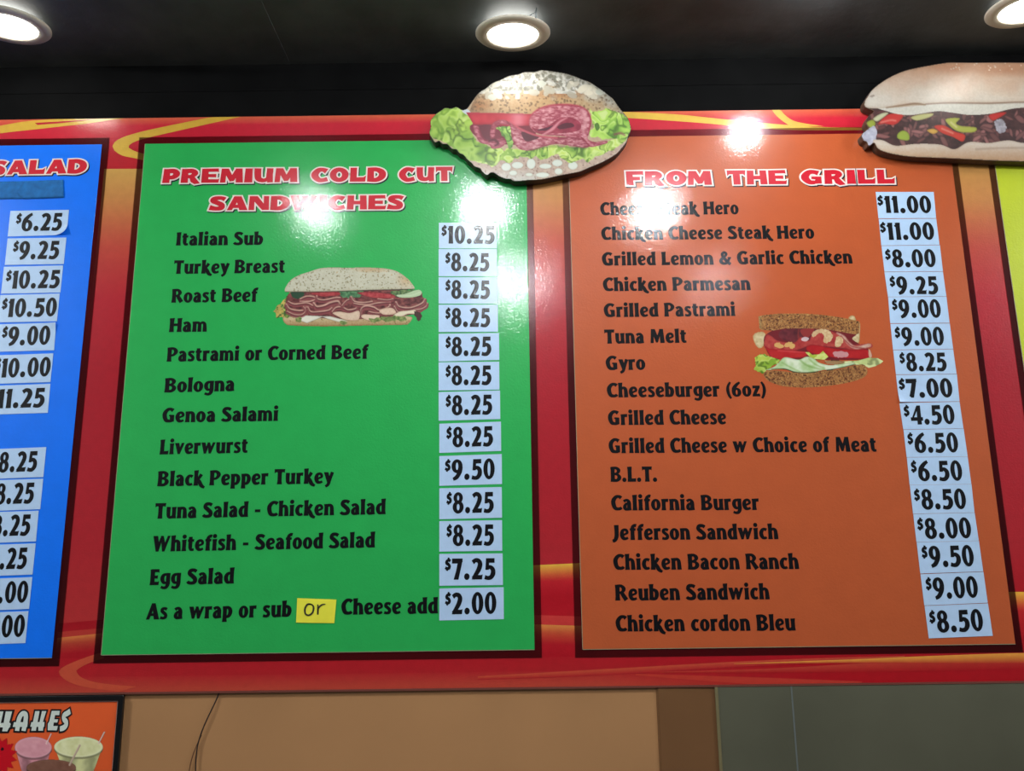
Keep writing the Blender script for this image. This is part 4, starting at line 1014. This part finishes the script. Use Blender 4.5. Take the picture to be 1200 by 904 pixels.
# ------------------------------------------------------------------ steak sandwich cutout
def steak():
    K = 1047 / 220.0
    out = [(162, 455), (158, 425), (175, 395), (200, 358), (250, 318), (310, 282), (380, 252), (450, 235), (520, 222), (580, 212), (640, 205), (760, 207), (900, 205), (1050, 206), (1250, 216), (1380, 262), (1460, 330), (1485, 400), (1480, 470), (1495, 540), (1480, 640), (1430, 715), (1340, 750), (1200, 760), (1047, 758), (850, 752), (700, 744), (560, 738), (420, 732), (330, 720), (270, 705), (230, 685), (212, 655), (192, 668), (178, 670), (170, 650), (150, 640), (142, 610), (165, 585), (178, 572), (165, 540), (180, 505), (210, 478)]
    T = 0.026
    t = cutout('sub', sc_(out, K, 980, 30), T, lin((84, 60, 44)), 'cutout of a long steak and pepper sandwich at the top right', None)
    c = Paint(1008, 68, 1296, 192, 0.72, 980, 30, K)
    allm = c.mask(out); n1 = c.noise(90, 3, 102); n2 = c.noise(8, 3, 104)
    c.put(allm, (60, 30, 30))
    # filling: many overlapping meat slices
    fill = c.mask([(150, 440), (1490, 440), (1490, 680), (150, 700)], False) * allm
    c.put(fill, c.mix((42, 24, 24), (96, 58, 56), c.noise(26, 3, 110)))
    r = np.random.default_rng(8)
    for i in range(150):
        u = 180 + r.random() * 1290; v = 478 + r.random() * 170; a = r.random() * 3.14; L = 18 + r.random() * 34; w = 8 + r.random() * 15
        ca, sa = math.cos(a), math.sin(a) * .7
        pts = [(u + ca * L, v + sa * L), (u + ca * L * .3 - sa * w, v + sa * L * .3 + ca * w), (u - ca * L, v - sa * L), (u - ca * L * .4 + sa * w, v - sa * L * .4 - ca * w)]
        b = c.mask(pts) ; k = r.random()
        col = (96 + 70 * k, 58 + 52 * k, 56 + 50 * k)
        c.put(np.clip(c.blur(b, 5), 0, 1), (34, 18, 20), .55, False); c.put(b, col); rim_shade(c, b, 5, .4, (40, 16, 18))
    def pep(pts, col, hi=None):
        b = c.mask(pts); c.put(np.clip(c.blur(b, 6), 0, 1), (30, 16, 16), .5, False); c.put(b, col); rim_shade(c, b, 6, .35, (60, 20, 10))
        if hi: c.put(c.band(hi, 5, 2), (240, 210, 190), .7)
    pep([(232, 550), (280, 500), (330, 490), (375, 502), (330, 552), (270, 548)], (196, 50, 44), [(250, 540), (300, 528), (330, 530)])
    pep([(545, 562), (600, 556), (660, 590), (718, 610), (704, 648), (650, 622), (590, 600)], (200, 56, 40), [(590, 575), (650, 600)])
    pep([(850, 500), (900, 486), (950, 486), (900, 520), (870, 530)], (190, 46, 40))
    pep([(205, 520), (250, 490), (292, 486), (260, 515), (225, 535)], (196, 200, 160))
    pep([(168, 545), (200, 525), (220, 545), (200, 575)], (150, 164, 60))
    pep([(415, 512), (470, 494), (542, 490), (520, 512), (450, 530)], (188, 186, 120))
    pep([(342, 605), (372, 585), (404, 602), (404, 640), (345, 632)], (150, 170, 60))
    pep([(608, 528), (640, 515), (690, 518), (668, 545), (700, 560), (780, 568), (770, 594), (700, 596), (650, 575)], (170, 176, 70), [(640, 540), (670, 566)])
    pep([(505, 585), (540, 575), (568, 590), (540, 605)], (206, 160, 70))
    for u in (1090, 1230, 1360):
        pep([(u, 540), (u + 40, 520), (u + 80, 545), (u + 40, 565)], (196, 54, 40)); pep([(u + 60, 600), (u + 100, 588), (u + 130, 610), (u + 90, 622)], (160, 170, 66))
    c.put(c.mask([(142, 610), (178, 575), (220, 568), (222, 640), (205, 662), (180, 668), (168, 648), (150, 640)], rough=6), c.mix((150, 150, 165), (206, 206, 220), c.noise(20, 2, 131)))
    c.put(c.mask([(880, 540), (915, 520), (946, 550), (940, 590), (905, 600)], rough=6), c.mix((120, 116, 124), (190, 186, 194), c.noise(12, 2, 132)))
    # lower bun
    low = c.mask([(205, 640), (260, 640), (330, 670), (450, 660), (580, 664), (660, 690), (740, 650), (850, 655), (960, 640), (1047, 655), (1200, 650), (1350, 640), (1480, 640), (1430, 715), (1340, 750), (1200, 760), (1047, 758), (850, 752), (560, 738), (420, 732), (330, 720), (270, 705), (225, 680)])
    tt = np.clip((c.V - 660) / 90, 0, 1)
    c.put(low * allm, c.mix((214, 200, 184), (186, 146, 110), tt + (n2 - .5) * .3)); rim_shade(c, low * allm, 10, .2, (130, 96, 70))
    c.put(c.band([(780, 690, 5), (900, 684, 4), (1047, 682, 4), (1300, 684, 3)], soft=2), (140, 118, 104), .7)
    # upper bun and its white underside
    c.put(c.mask([(232, 455), (400, 440), (600, 428), (850, 430), (1050, 424), (1480, 428), (1480, 450), (1250, 455), (1047, 458), (960, 468), (860, 492), (740, 498), (640, 485), (560, 478), (430, 498), (350, 495), (290, 480)]), c.mix((196, 192, 180), (222, 218, 204), n2))
    top = c.mask([(162, 455), (158, 425), (200, 358), (310, 282), (450, 235), (640, 205), (900, 205), (1250, 216), (1460, 330), (1480, 430), (1250, 436), (1050, 428), (850, 434), (640, 430), (520, 440), (400, 452), (280, 460), (220, 462)])
    tt = np.clip((c.V - 205) / 200, 0, 1)
    base = c.mix((200, 150, 116), (212, 200, 184), tt ** .8 + (n1 - .5) * .5)
    side = np.clip((330 - c.U) / 180, 0, 1)
    base = base * (1 - .6 * side[..., None]) + np.array((206, 202, 190)) * .6 * side[..., None]
    br = np.clip(1 - np.hypot((c.U - 640) / 140, (c.V - 235) / 50), 0, 1) + np.clip(1 - np.hypot((c.U - 960) / 240, (c.V - 250) / 46), 0, 1)
    base = base * (1 - .55 * np.clip(br, 0, 1)[..., None]) + np.array((176, 112, 76)) * .55 * np.clip(br, 0, 1)[..., None]
    c.put(top, base * (0.96 + .08 * n2[..., None])); rim_shade(c, top, 14, .28, (140, 110, 84))
    c.put(c.band([(280, 458, 4), (360, 446, 7), (440, 436, 10), (495, 442, 6)], soft=1.5), (120, 84, 54), .9)
    c.put(c.band([(500, 438, 4), (640, 432, 5), (850, 434, 6), (1047, 428, 5), (1400, 432, 5)], soft=1.5), (110, 76, 56), .9)
    c.dots(top * (c.V < 250) * (c.U > 600), 26, 3, (236, 226, 206), 12, 1.2, .8)
    c.put(c.mask([(185, 395), (205, 385), (215, 392), (200, 400)]), (110, 90, 80), .5)
    c.a = allm
    c.build('printed_picture', -T, M_cut, t, gain=PIC_TOP)
# ------------------------------------------------------------------ ham sandwich printed on the green panel
def ham():
    K = 1200 / 210.0
    c = Paint(319, 311, 505, 387, 0.42, 310, 290, K)
    n1 = c.noise(60, 3, 202); n2 = c.noise(9, 3, 204)
    low = c.mask([(122, 480), (140, 460), (300, 470), (600, 470), (900, 460), (985, 465), (984, 490), (965, 512), (930, 520), (700, 524), (400, 530), (180, 524), (140, 512), (126, 496)])
    c.put(low, c.mix((206, 188, 146), (166, 130, 84), np.clip((c.V - 470) / 60, 0, 1) + (n2 - .5) * .5)); rim_shade(c, low, 8, .3, (90, 60, 30))
    c.dots(low, 60, 4, (130, 104, 66), 2, 1.2, .6)
    fr = c.mask([(64, 432), (84, 400), (110, 372), (140, 345), (160, 310), (200, 296), (260, 300), (280, 330), (180, 350), (170, 400), (168, 460), (150, 475), (110, 462), (84, 470), (78, 445)], rough=13)
    fn = c.noise(15, 2, 211)
    cf = c.mix((50, 92, 40), (196, 196, 100), fn * 2 - .5); c.put(fr, cf)
    c.put(fr * (c.noise(17, 2, 212) > .57) * (c.U < 170), (206, 172, 92), .8)
    back = c.mask([(150, 340), (200, 300), (500, 292), (1000, 288), (1060, 330), (1090, 380), (1070, 420), (1000, 450), (700, 480), (300, 470), (160, 450), (140, 400)])
    c.put(back, c.mix((70, 30, 32), (150, 84, 78), c.noise(22, 3, 219, 1, 2.0) * 1.6 - .35))
    c.put(c.mask([(180, 298), (260, 300), (258, 330), (230, 346), (190, 335)]), (40, 72, 50))
    c.put(c.mask([(500, 296), (660, 290), (640, 330), (540, 338), (512, 325)], rough=8), c.mix((38, 84, 52), (110, 160, 110), c.noise(12, 2, 213)))
    c.put(c.mask([(860, 292), (1010, 286), (1020, 310), (900, 330), (860, 318)], rough=8), c.mix((34, 70, 40), (140, 160, 100), c.noise(12, 2, 214)))
    for pts in ([(300, 308), (380, 298), (490, 298), (506, 318), (440, 328), (380, 330)], [(620, 304), (700, 298), (790, 304), (866, 318), (872, 340), (800, 344), (720, 338), (660, 322)]):
        m = c.mask(pts); c.put(m, c.mix((150, 40, 46), (196, 84, 84), c.noise(14, 2, 215))); rim_shade(c, m, 5, .3)
    m = c.mask([(884, 320), (940, 312), (1000, 290), (1036, 284), (1054, 300), (1040, 322), (980, 336), (910, 336)]); c.put(c.blur(m, 3), (40, 60, 36), .8); c.put(m, (180, 202, 160)); c.put(c.band([(890, 326, 4), (980, 322, 4), (1045, 300, 4)], soft=1.5), (214, 226, 190), .7)
    # cheese corners
    for pts in ([(196, 462), (280, 456), (396, 462), (284, 508), (250, 494)], [(380, 462), (440, 462), (560, 494), (500, 500), (420, 478)]):
        m = c.mask(pts, False); c.put(c.blur(m, 4), (60, 70, 30), .6, False); c.put(m, (226, 224, 204)); rim_shade(c, m, 5, .15)
    def fold(q, w, fillc=(120, 56, 60), edge=(222, 178, 156)):
        c.put(c.band([(a, b + w * .5, w * 1.3) for a, b in q], soft=2), fillc, 1)
        c.put(c.band([(a, b, w * .52) for a, b in q], soft=1.6), c.mix(edge, [v * .8 for v in edge], c.noise(24, 2, int(w) + len(q))), 1)
        c.put(c.band([(a, b + w * .95, w * .22) for a, b in q], soft=2), (166, 98, 96), .7)
        c.put(c.band([(a, b + w * .32, w * .16) for a, b in q], soft=1.3), (64, 22, 26), .8)
    F_ = [([(240, 345), (280, 328), (325, 330), (345, 345), (300, 362), (240, 362)], 20), ([(350, 325), (356, 345), (400, 352), (470, 338), (505, 336)], 18),
          ([(330, 372), (350, 395), (400, 388), (440, 370), (490, 360), (502, 380)], 26), ([(160, 362), (200, 380), (280, 372), (320, 388)], 18), ([(146, 380), (165, 408), (215, 422), (262, 420), (280, 400)], 22),
          ([(150, 428), (200, 450), (250, 450), (276, 425), (262, 398)], 16), ([(290, 400), (310, 430), (370, 430), (430, 420), (450, 405)], 20), ([(455, 430), (480, 402), (520, 400), (560, 418), (610, 410), (620, 390)], 20),
          ([(520, 390), (535, 370), (560, 350), (600, 345)], 16), ([(580, 330), (600, 360), (660, 370), (720, 362)], 20), ([(600, 375), (640, 382), (700, 385), (760, 372), (840, 366)], 18), ([(645, 455), (650, 410), (680, 392), (730, 400), (770, 420), (830, 400), (840, 385)], 22),
          ([(700, 430), (760, 440), (830, 430), (870, 412)], 16), ([(880, 366), (900, 395), (960, 405), (1010, 395), (1060, 370), (1075, 345)], 20), ([(1000, 418), (1050, 412), (1085, 392), (1090, 372)], 15), ([(870, 395), (890, 430), (930, 430)], 18), ([(760, 345), (820, 352), (860, 345)], 14)]
    for q, w in F_: fold(q, w)
    for pts, cc in (([(455, 440), (500, 430), (570, 440), (632, 425), (634, 478), (600, 490), (540, 484), (490, 462)], (214, 186, 160)), ([(650, 470), (660, 450), (720, 452), (770, 458), (750, 492), (700, 490)], (220, 192, 168)), ([(770, 420), (850, 405), (882, 440), (840, 452), (790, 448)], (214, 182, 156)), ([(860, 462), (900, 432), (960, 424), (1006, 420), (1018, 445), (960, 446), (920, 462)], (222, 216, 184))):
        m = c.mask(pts); c.put(c.blur(m, 5), (50, 26, 22), .6, False); c.put(m, c.mix(cc, (236, 214, 186), n2 - .2)); rim_shade(c, m, 5, .25, (150, 80, 60))
    for pts in ([(700, 480), (760, 470), (860, 462), (950, 470), (930, 500), (880, 490), (820, 500), (780, 490), (740, 506)], [(500, 500), (540, 492), (560, 508), (520, 518)], [(205, 478), (240, 470), (250, 500), (220, 496)]):
        c.put(c.mask(pts, rough=9), c.mix((60, 92, 40), (170, 180, 110), c.noise(14, 2, 216)))
    c.put(c.mask([(1000, 430), (1040, 440), (1056, 460), (1040, 490), (1015, 480)], rough=8), (70, 46, 40))
    top = c.mask([(134, 288), (142, 262), (175, 218), (230, 185), (300, 162), (370, 140), (450, 134), (560, 136), (640, 134), (740, 136), (830, 144), (900, 166), (960, 210), (990, 245), (1006, 276), (960, 280), (700, 286), (400, 296), (200, 298), (142, 298)])
    base = c.mix((186, 182, 156), (214, 212, 190), n2 * .6 + n1 * .4)
    br = np.clip(1 - np.hypot((c.U - 720) / 150, (c.V - 150) / 24), 0, 1) + np.clip(1 - np.hypot((c.U - 950) / 80, (c.V - 215) / 70), 0, 1)
    base = base * (1 - .5 * np.clip(br, 0, 1)[..., None]) + np.array((196, 140, 84)) * .5 * np.clip(br, 0, 1)[..., None]
    c.put(top, base); rim_shade(c, top, 12, .28, (150, 130, 96)); c.dots(top, 230, 3.2, (138, 128, 96), 21, 1.6, .75); c.dots(top * (c.V < 200), 16, 4, (164, 128, 88), 22, 1.6, .5)
    c.put(c.band([(140, 298, 4), (400, 298, 6), (700, 288, 6), (1006, 280, 4)], soft=1.5), (60, 50, 36), .6)
    c.build('sandwich_picture', YT, M_pic, GREENP, 0.4, PIC_GREEN)
# ------------------------------------------------------------------ bacon club printed on the orange panel
def club():
    K = 1200 / 180.0
    c = Paint(880, 366, 1038, 458, 0.42, 870, 350, K)
    n2 = c.noise(10, 3, 304); n3 = c.noise(5, 2, 305)
    crumb = lambda: c.mix((112, 66, 34), (206, 150, 88), n2 * .9 + n3 * .9 - .38)
    # pale mayo strip at the right, behind
    for pts in ([(828, 160), (840, 135), (868, 132), (884, 150), (886, 180)], [(860, 270), (916, 180), (918, 300), (905, 350), (850, 350), (840, 330)], [(80, 300), (100, 270), (150, 258), (182, 275), (180, 340), (160, 380), (130, 392), (100, 360)], [(222, 268), (250, 250), (285, 268), (272, 300), (240, 300)]):
        m = c.mask(pts, rough=3); c.put(m, c.mix((196, 172, 124), (236, 220, 176), c.noise(16, 2, 311))); rim_shade(c, m, 9, .6, (176, 110, 50))
    inner = c.mask([(170, 300), (300, 235), (600, 230), (880, 270), (860, 320), (990, 400), (985, 470), (700, 480), (300, 475), (205, 440)])
    c.put(inner, (118, 28, 36))
    c.put(c.mask([(290, 260), (340, 238), (560, 236), (560, 300), (450, 345), (340, 330), (288, 300)]), c.mix((76, 28, 36), (130, 50, 56), c.noise(30, 2, 312)))
    c.put(c.mask([(455, 244), (560, 238), (520, 300), (480, 300)]), (150, 52, 50))
    c.put(c.band([(440, 240, 6), (436, 290, 10), (450, 340, 8)], soft=2), (150, 56, 48), .8)
    bac = c.mask([(172, 330), (190, 282), (230, 296), (280, 330), (400, 345), (460, 300), (520, 330), (540, 290), (600, 245), (680, 250), (790, 300), (850, 360), (1000, 350), (1010, 385), (920, 396), (900, 410), (780, 390), (600, 372), (520, 370), (400, 410), (300, 400), (215, 410), (170, 380)])
    c.put(bac, c.mix((160, 36, 40), (204, 92, 78), c.noise(26, 3, 313))); rim_shade(c, bac, 8, .3, (90, 10, 20))
    for pts in ([(540, 290), (560, 255), (620, 238), (680, 252), (706, 290), (690, 330), (650, 350), (630, 330), (640, 290), (600, 270), (560, 300)], [(735, 300), (780, 305), (784, 340), (750, 382), (722, 370), (730, 330)]):
        m = c.mask(pts, rough=6); c.put(m, c.mix((204, 158, 108), (236, 214, 168), c.noise(14, 2, 314)))
    c.put(c.band([(740, 270, 12), (790, 300, 22), (830, 350, 24), (890, 385, 22), (990, 365, 30)], soft=2), c.mix((190, 130, 110), (226, 200, 180), c.noise(16, 2, 315)))
    c.put(c.band([(770, 290, 5), (810, 335, 7), (860, 375, 8), (950, 390, 8)], soft=1.5), (150, 50, 50), .8)
    c.put(c.mask([(462, 312), (490, 300), (520, 312), (500, 334), (466, 330)]), (226, 206, 206), .9)
    for u, v in ((275, 362), (350, 362), (390, 372), (300, 370), (368, 352)):
        c.put(c.mask([(u - 24, v), (u - 6, v - 18), (u + 22, v - 6), (u + 14, v + 16), (u - 14, v + 18)], rough=7), (222, 174, 104))
    t1 = c.mask([(178, 370), (215, 392), (330, 400), (500, 418), (490, 455), (400, 465), (290, 474), (240, 465), (205, 430)]); c.put(t1, c.mix((176, 22, 30), (208, 52, 50), c.noise(50, 2, 316))); rim_shade(c, t1, 7, .3, (90, 0, 10))
    c.put(c.band([(280, 408, 6), (400, 416, 7), (495, 422, 5)], soft=2), (226, 100, 96), .7)
    t2 = c.mask([(500, 380), (560, 362), (700, 388), (850, 400), (980, 402), (984, 465), (850, 468), (720, 462), (600, 440), (520, 420)]); c.put(t2, c.mix((168, 18, 28), (200, 40, 40), c.noise(50, 2, 317))); rim_shade(c, t2, 7, .3, (90, 0, 10))
    c.put(c.mask([(706, 425), (740, 412), (820, 420), (822, 455), (760, 462), (720, 450)], rough=5), (214, 170, 170), .85)
    c.put(c.mask([(985, 400), (1000, 405), (1012, 455), (990, 460)]), (226, 190, 160), .9)
    # lettuce
    m = c.mask([(95, 470), (120, 440), (160, 432), (200, 450), (250, 468), (290, 478), (270, 510), (215, 540), (185, 565), (165, 588), (120, 572), (90, 550), (104, 515)], rough=6); lettuce(c, m, 320, 34, (96, 150, 30), (190, 210, 80))
    m = c.mask([(490, 420), (520, 418), (545, 440), (600, 436), (630, 410), (672, 455), (640, 480), (540, 470)], False); lettuce(c, m, 322, 34, (140, 170, 40), (206, 214, 90))
    m = c.mask([(640, 485), (780, 490), (900, 485), (990, 462), (1060, 465), (1106, 490), (1080, 510), (1040, 530), (985, 545), (940, 515), (860, 520), (740, 520), (660, 510)], False); lettuce(c, m, 323, 50, (180, 200, 110), (226, 230, 170))
    m = c.mask([(170, 562), (250, 530), (310, 470), (350, 460), (440, 478), (500, 455), (560, 470), (600, 500), (680, 520), (760, 512), (870, 500), (860, 520), (760, 548), (640, 560), (560, 574), (480, 582), (400, 572), (330, 550), (250, 556)])
    nn = c.noise(60, 3, 330); c.put(m, c.mix((164, 200, 126), (232, 240, 212), nn * 1.8 - .2)); rim_shade(c, m, 6, .35, (80, 120, 40))
    for q in ([(450, 480, 6), (500, 520, 14), (580, 545, 8), (640, 556, 4)], [(520, 470, 5), (570, 515, 8), (640, 545, 6)], [(310, 500, 4), (380, 540, 6), (450, 572, 4)]): c.put(c.band(q, soft=3), (110, 160, 60), .65)
    c.put(c.band([(230, 552, 4), (330, 552, 5), (420, 578, 6), (560, 578, 7), (700, 556, 6), (880, 516, 5)], soft=2), (40, 44, 20), .8)
    c.put(c.mask([(640, 492), (740, 480), (800, 500), (760, 514), (690, 516)]), (150, 92, 60), .7)
    # slices of bread
    top = c.mask([(122, 140), (170, 128), (300, 116), (480, 116), (620, 126), (780, 148), (916, 178), (912, 270), (890, 282), (780, 262), (650, 238), (500, 232), (330, 234), (240, 250), (150, 248), (132, 236), (128, 180)], False)
    c.put(top, crumb()); rim_shade(c, top, 7, .45, (214, 176, 110)); c.dots(top, 170, 4.5, (92, 48, 24), 33, 1.6, .75); c.dots(top, 60, 3, (222, 190, 130), 34, 1.2, .7)
    c.put(c.blur(top, 3) * np.clip((165 - c.U) / 40, 0, 1), (160, 150, 100), .5, False)
    bot = c.mask([(165, 590), (185, 568), (260, 562), (400, 578), (520, 584), (640, 568), (760, 552), (880, 522), (950, 518), (976, 560), (960, 610), (860, 650), (700, 680), (520, 696), (400, 694), (290, 680), (200, 645), (170, 612)])
    c.put(bot, crumb()); rim_shade(c, bot, 7, .4, (204, 166, 100)); c.dots(bot, 170, 4.5, (92, 46, 24), 35, 1.6, .75); c.dots(bot, 60, 3, (222, 186, 126), 36, 1.2, .7)
    c.build('sandwich_picture', YT, M_pic, ORANGEP, 0.4, PIC_ORANGE)
PIC_TOP, PIC_GREEN, PIC_ORANGE = 0.72, 0.9, 0.8
burger(); steak(); ham(); club()

# ------------------------------------------------------------------ framed milkshake poster under the board
YW = WY
def poster():
    yf = YW - 0.0095; yp = YW - 0.006
    xr = vline([(143.8, 815), (138.3, 904)], yf); zt = hline([(0, 817.5), (143.8, 814.9)], yf)
    w = 0.0105
    x0 = xr - 0.62; z0 = zt - 0.46
    M_fr = mat('black_frame_lacquer', lin((14, 14, 15)), rough=0.3)
    t = empty('framed_poster', ((x0 + xr) / 2, yf, (zt + z0) / 2), 'framed orange milkshake poster on the tan wall below the blue panel', 'poster')
    q = [(x0, z0), (xr, z0), (xr, zt), (x0, zt)]; qi = [(x0 + w, z0 + w), (xr - w, z0 + w), (xr - w, zt - w), (x0 + w, zt - w)]
    V = [(x, yf, z) for x, z in q] + [(x, yf, z) for x, z in qi] + [(x, YW - 0.0005, z) for x, z in q] + [(x, YW - 0.0005, z) for x, z in qi]
    F = []
    for i in range(4):
        j = (i + 1) % 4
        F += [(i, j, 4 + j, 4 + i), (8 + i, 12 + i, 12 + j, 8 + j), (i, 8 + i, 8 + j, j), (4 + i, 4 + j, 12 + j, 12 + i)]
    me = mesh('frame', V, F); bm = bmesh.new(); bm.from_mesh(me); bmesh.ops.recalc_face_normals(bm, faces=bm.faces[:]); bmesh.ops.bevel(bm, geom=bm.edges[:], offset=0.0008, segments=1, affect='EDGES'); bm.to_mesh(me); bm.free()
    kid(link('frame', me, M_fr), t)
    b = w - 0.0002; e = w + 0.0022
    kid(box('white_paper_edge', x0 + b, xr - b, yp, YW - 0.001, z0 + b, zt - b, mat('white_paper_margin', lin((205, 200, 195)), rough=0.5)), t)
    pr = box('print', x0 + e, xr - e, yp - 0.0006, yp, z0 + e, zt - e, mat('orange_poster_print', lin((226, 92, 44)), rough=0.3, noise=(8, .06))); kid(pr, t)
    ym = yp - 0.0009
    c = Paint(-6, 858, 138, 930, 0.5, 0, 800, 8)
    def cup(cx, top, rx, ry, col, hi, H=300):
        body = c.mask([(cx - rx, top), (cx + rx, top), (cx + rx * .72, top + H * .6), (cx + rx * .5, top + H), (cx - rx * .5, top + H), (cx - rx * .72, top + H * .6)], False)
        g = c.noise(40, 2, int(cx)); rel = (c.U - cx) / rx
        c.put(body, c.mix([v * .72 for v in col], col, .5 + .5 * np.sin(rel * 7 + g * 2)))
        rimm = c.mask([(cx + rx * 1.02 * math.cos(a), top + ry * math.sin(a)) for a in [i * .3927 for i in range(16)]])
        low = c.mask([(cx + rx * 1.02 * math.cos(a), top + 18 + ry * math.sin(a)) for a in [i * .3927 for i in range(16)]])
        c.put(low, [v * .6 for v in col], .8); c.put(rimm, hi); rim_shade(c, rimm, 6, .3, [v * .5 for v in col])
        inn = c.mask([(cx + rx * .9 * math.cos(a), top + 3 + ry * .85 * math.sin(a)) for a in [i * .3927 for i in range(16)]])
        c.put(inn, c.mix(col, hi, g * 1.4 - .2))
    cup(736, 605, 226, 98, (206, 206, 148), (222, 222, 176))
    cup(312, 610, 172, 100, (206, 140, 148), (216, 156, 164))
    star = []
    for i in range(30):
        a = i / 30 * 2 * math.pi; r = 200 if i % 2 else 145
        star.append((-30 + r * math.cos(a), 690 + r * math.sin(a)))
    c.put(c.mask(star, False), (190, 10, 28))
    cup(480, 800, 228, 76, (112, 72, 56), (126, 86, 70))
    for a, b, col in (((478, 484), (436, 574), (226, 190, 186)), ((1012, 402), (926, 570), (226, 196, 184)), ((748, 592), (652, 776), (196, 170, 150))):
        c.put(c.band([(a[0], a[1], 17), (b[0], b[1], 17)], soft=1), col); c.put(c.band([(a[0] + 5, a[1], 4), (b[0] + 5, b[1], 4)], soft=1), [v * .7 for v in col], .8)
    c.put(c.mask([(10, 622), (22, 610), (34, 618), (34, 634), (20, 640), (8, 636)]), (20, 8, 14))
    c.a *= (c.U < 1075)
    pc = c.build('milkshake_picture', ym, mat('poster_picture_print', attr='print', rough=0.3), t, .4, 1.1)
    Mw = mat('white_poster_lettering', lin((205, 215, 205)), rough=0.3); Mk = mat('black_poster_outline', lin((26, 22, 24)), rough=0.3)
    for ch, x0_, x1_, yb, cap in (('S', -36, -16.5, 857.5, 23.5), ('H', -10.5, 11.8, 857.5, 23.3), ('A', 14.5, 31.5, 857, 23.2), ('K', 35, 52, 856.8, 23), ('E', 55.3, 68, 856.3, 22.8), ('S', 69.6, 81.2, 856.6, 24.2)):
        for e_, yy, m_, nm in ((9, ym - 0.0002, Mk, 'lettering_outline'), (0, ym - 0.0004, Mw, 'lettering')):
            a, b = V2(x0_, yb, yy), V2(x1_, yb, yy)
            gl = [pt[0] for f in glyph(DECO[ch][1]) for pt in f]; w_ = max(gl) - min(gl)
            ux = ((b[0] - a[0]) / w_, (b[1] - a[1]) / w_); h = (V2(x0_, yb - cap, yy)[1] - a[1]) / 100
            k = Ink(); k.add(ch, DECO, (a[0] - ux[0] * min(gl), a[1]), ux, (0, h), yy, e_); k.build(nm, m_, t)
poster()

# ------------------------------------------------------------------ wall below the board
def under():
    zt = ZBm - 0.001
    # thin black cord hanging on the wall from behind the board
    M_cord = mat('black_cord_rubber', lin((28, 20, 16)), rough=0.5); M_cord2 = mat('brown_cord_rubber', lin((96, 62, 38)), rough=0.5)
    pts = [P(a, b, YW - 0.004) for a, b in ((258, 806), (257, 812), (250, 828), (241, 846), (233, 866), (229.5, 884), (229, 904), (229, 930))]
    o = tube('cord', [(p.x, min(p.y + 0.003, YW - .0015) if i < 2 else p.y, p.z) for i, p in enumerate(pts)], 0.0012, M_cord)
    tag(o, 'thin black cord hanging down the tan wall under the green panel', 'cord')
    pts = [P(a, b, YW - 0.003) for a, b in ((236, 862), (231, 872), (225, 886), (221, 904), (220, 925))]
    tag(tube('cord', [tuple(p) for p in pts], 0.0009, M_cord2), 'short brown cord branching left from the black one', 'cord')
    # boxed out pier and the stainless sheet beside it
    xa = vline([(772, 812), (774, 904)], YW - 0.004); xb_ = vline([(838, 810), (843, 904)], YW - 0.004)
    M_pier = mat('dark_tan_pier_face', lin((112, 78, 48)), rough=0.34, noise=(4, .1), bump=(25, .15, .002))  # pier face darker than the tan wall beside it
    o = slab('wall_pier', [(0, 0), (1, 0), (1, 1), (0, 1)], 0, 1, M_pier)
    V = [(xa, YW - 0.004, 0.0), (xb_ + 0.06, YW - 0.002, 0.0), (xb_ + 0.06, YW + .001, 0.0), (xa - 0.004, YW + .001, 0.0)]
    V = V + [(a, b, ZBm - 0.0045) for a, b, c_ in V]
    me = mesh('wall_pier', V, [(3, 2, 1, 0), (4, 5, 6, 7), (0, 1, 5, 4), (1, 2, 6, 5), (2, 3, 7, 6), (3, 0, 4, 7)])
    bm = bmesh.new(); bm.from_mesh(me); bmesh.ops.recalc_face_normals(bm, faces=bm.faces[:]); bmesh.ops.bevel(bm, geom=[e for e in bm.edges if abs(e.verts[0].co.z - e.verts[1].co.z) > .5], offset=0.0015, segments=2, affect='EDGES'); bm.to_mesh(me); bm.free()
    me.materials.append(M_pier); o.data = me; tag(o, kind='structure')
    M_ss = mat('brushed_stainless_steel', lin((100, 100, 82)), rough=0.38, metal=0.35, noise=(3, .16), bump=(14, .12, .003))
    x1 = xb_ + 1.4
    t = empty('stainless_panel', (xb_ + 0.3, YW - 0.0048, 1.0), 'greenish stainless steel sheet under the orange and yellow panels', 'steel panel')
    kid(box('steel_sheet', xb_, x1, YW - 0.0048, YW - 0.0025, 0.05, ZBm - 0.0045, M_ss, None, .0006), t)
    kid(box('edge_flange', xb_ - 0.0005, xb_ + 0.006, YW - 0.0062, YW - 0.0045, 0.05, ZBm - 0.0045, mat('steel_flange', lin((128, 118, 84)), rough=0.4, metal=.3), None, .0006), t)
    kid(box('seam', xb_ + 0.155, xb_ + 0.158, YW - 0.0052, YW - 0.0046, 0.05, ZBm - 0.0045, mat('steel_seam', lin((112, 120, 118)), rough=0.4, metal=.3), None), t)
under()
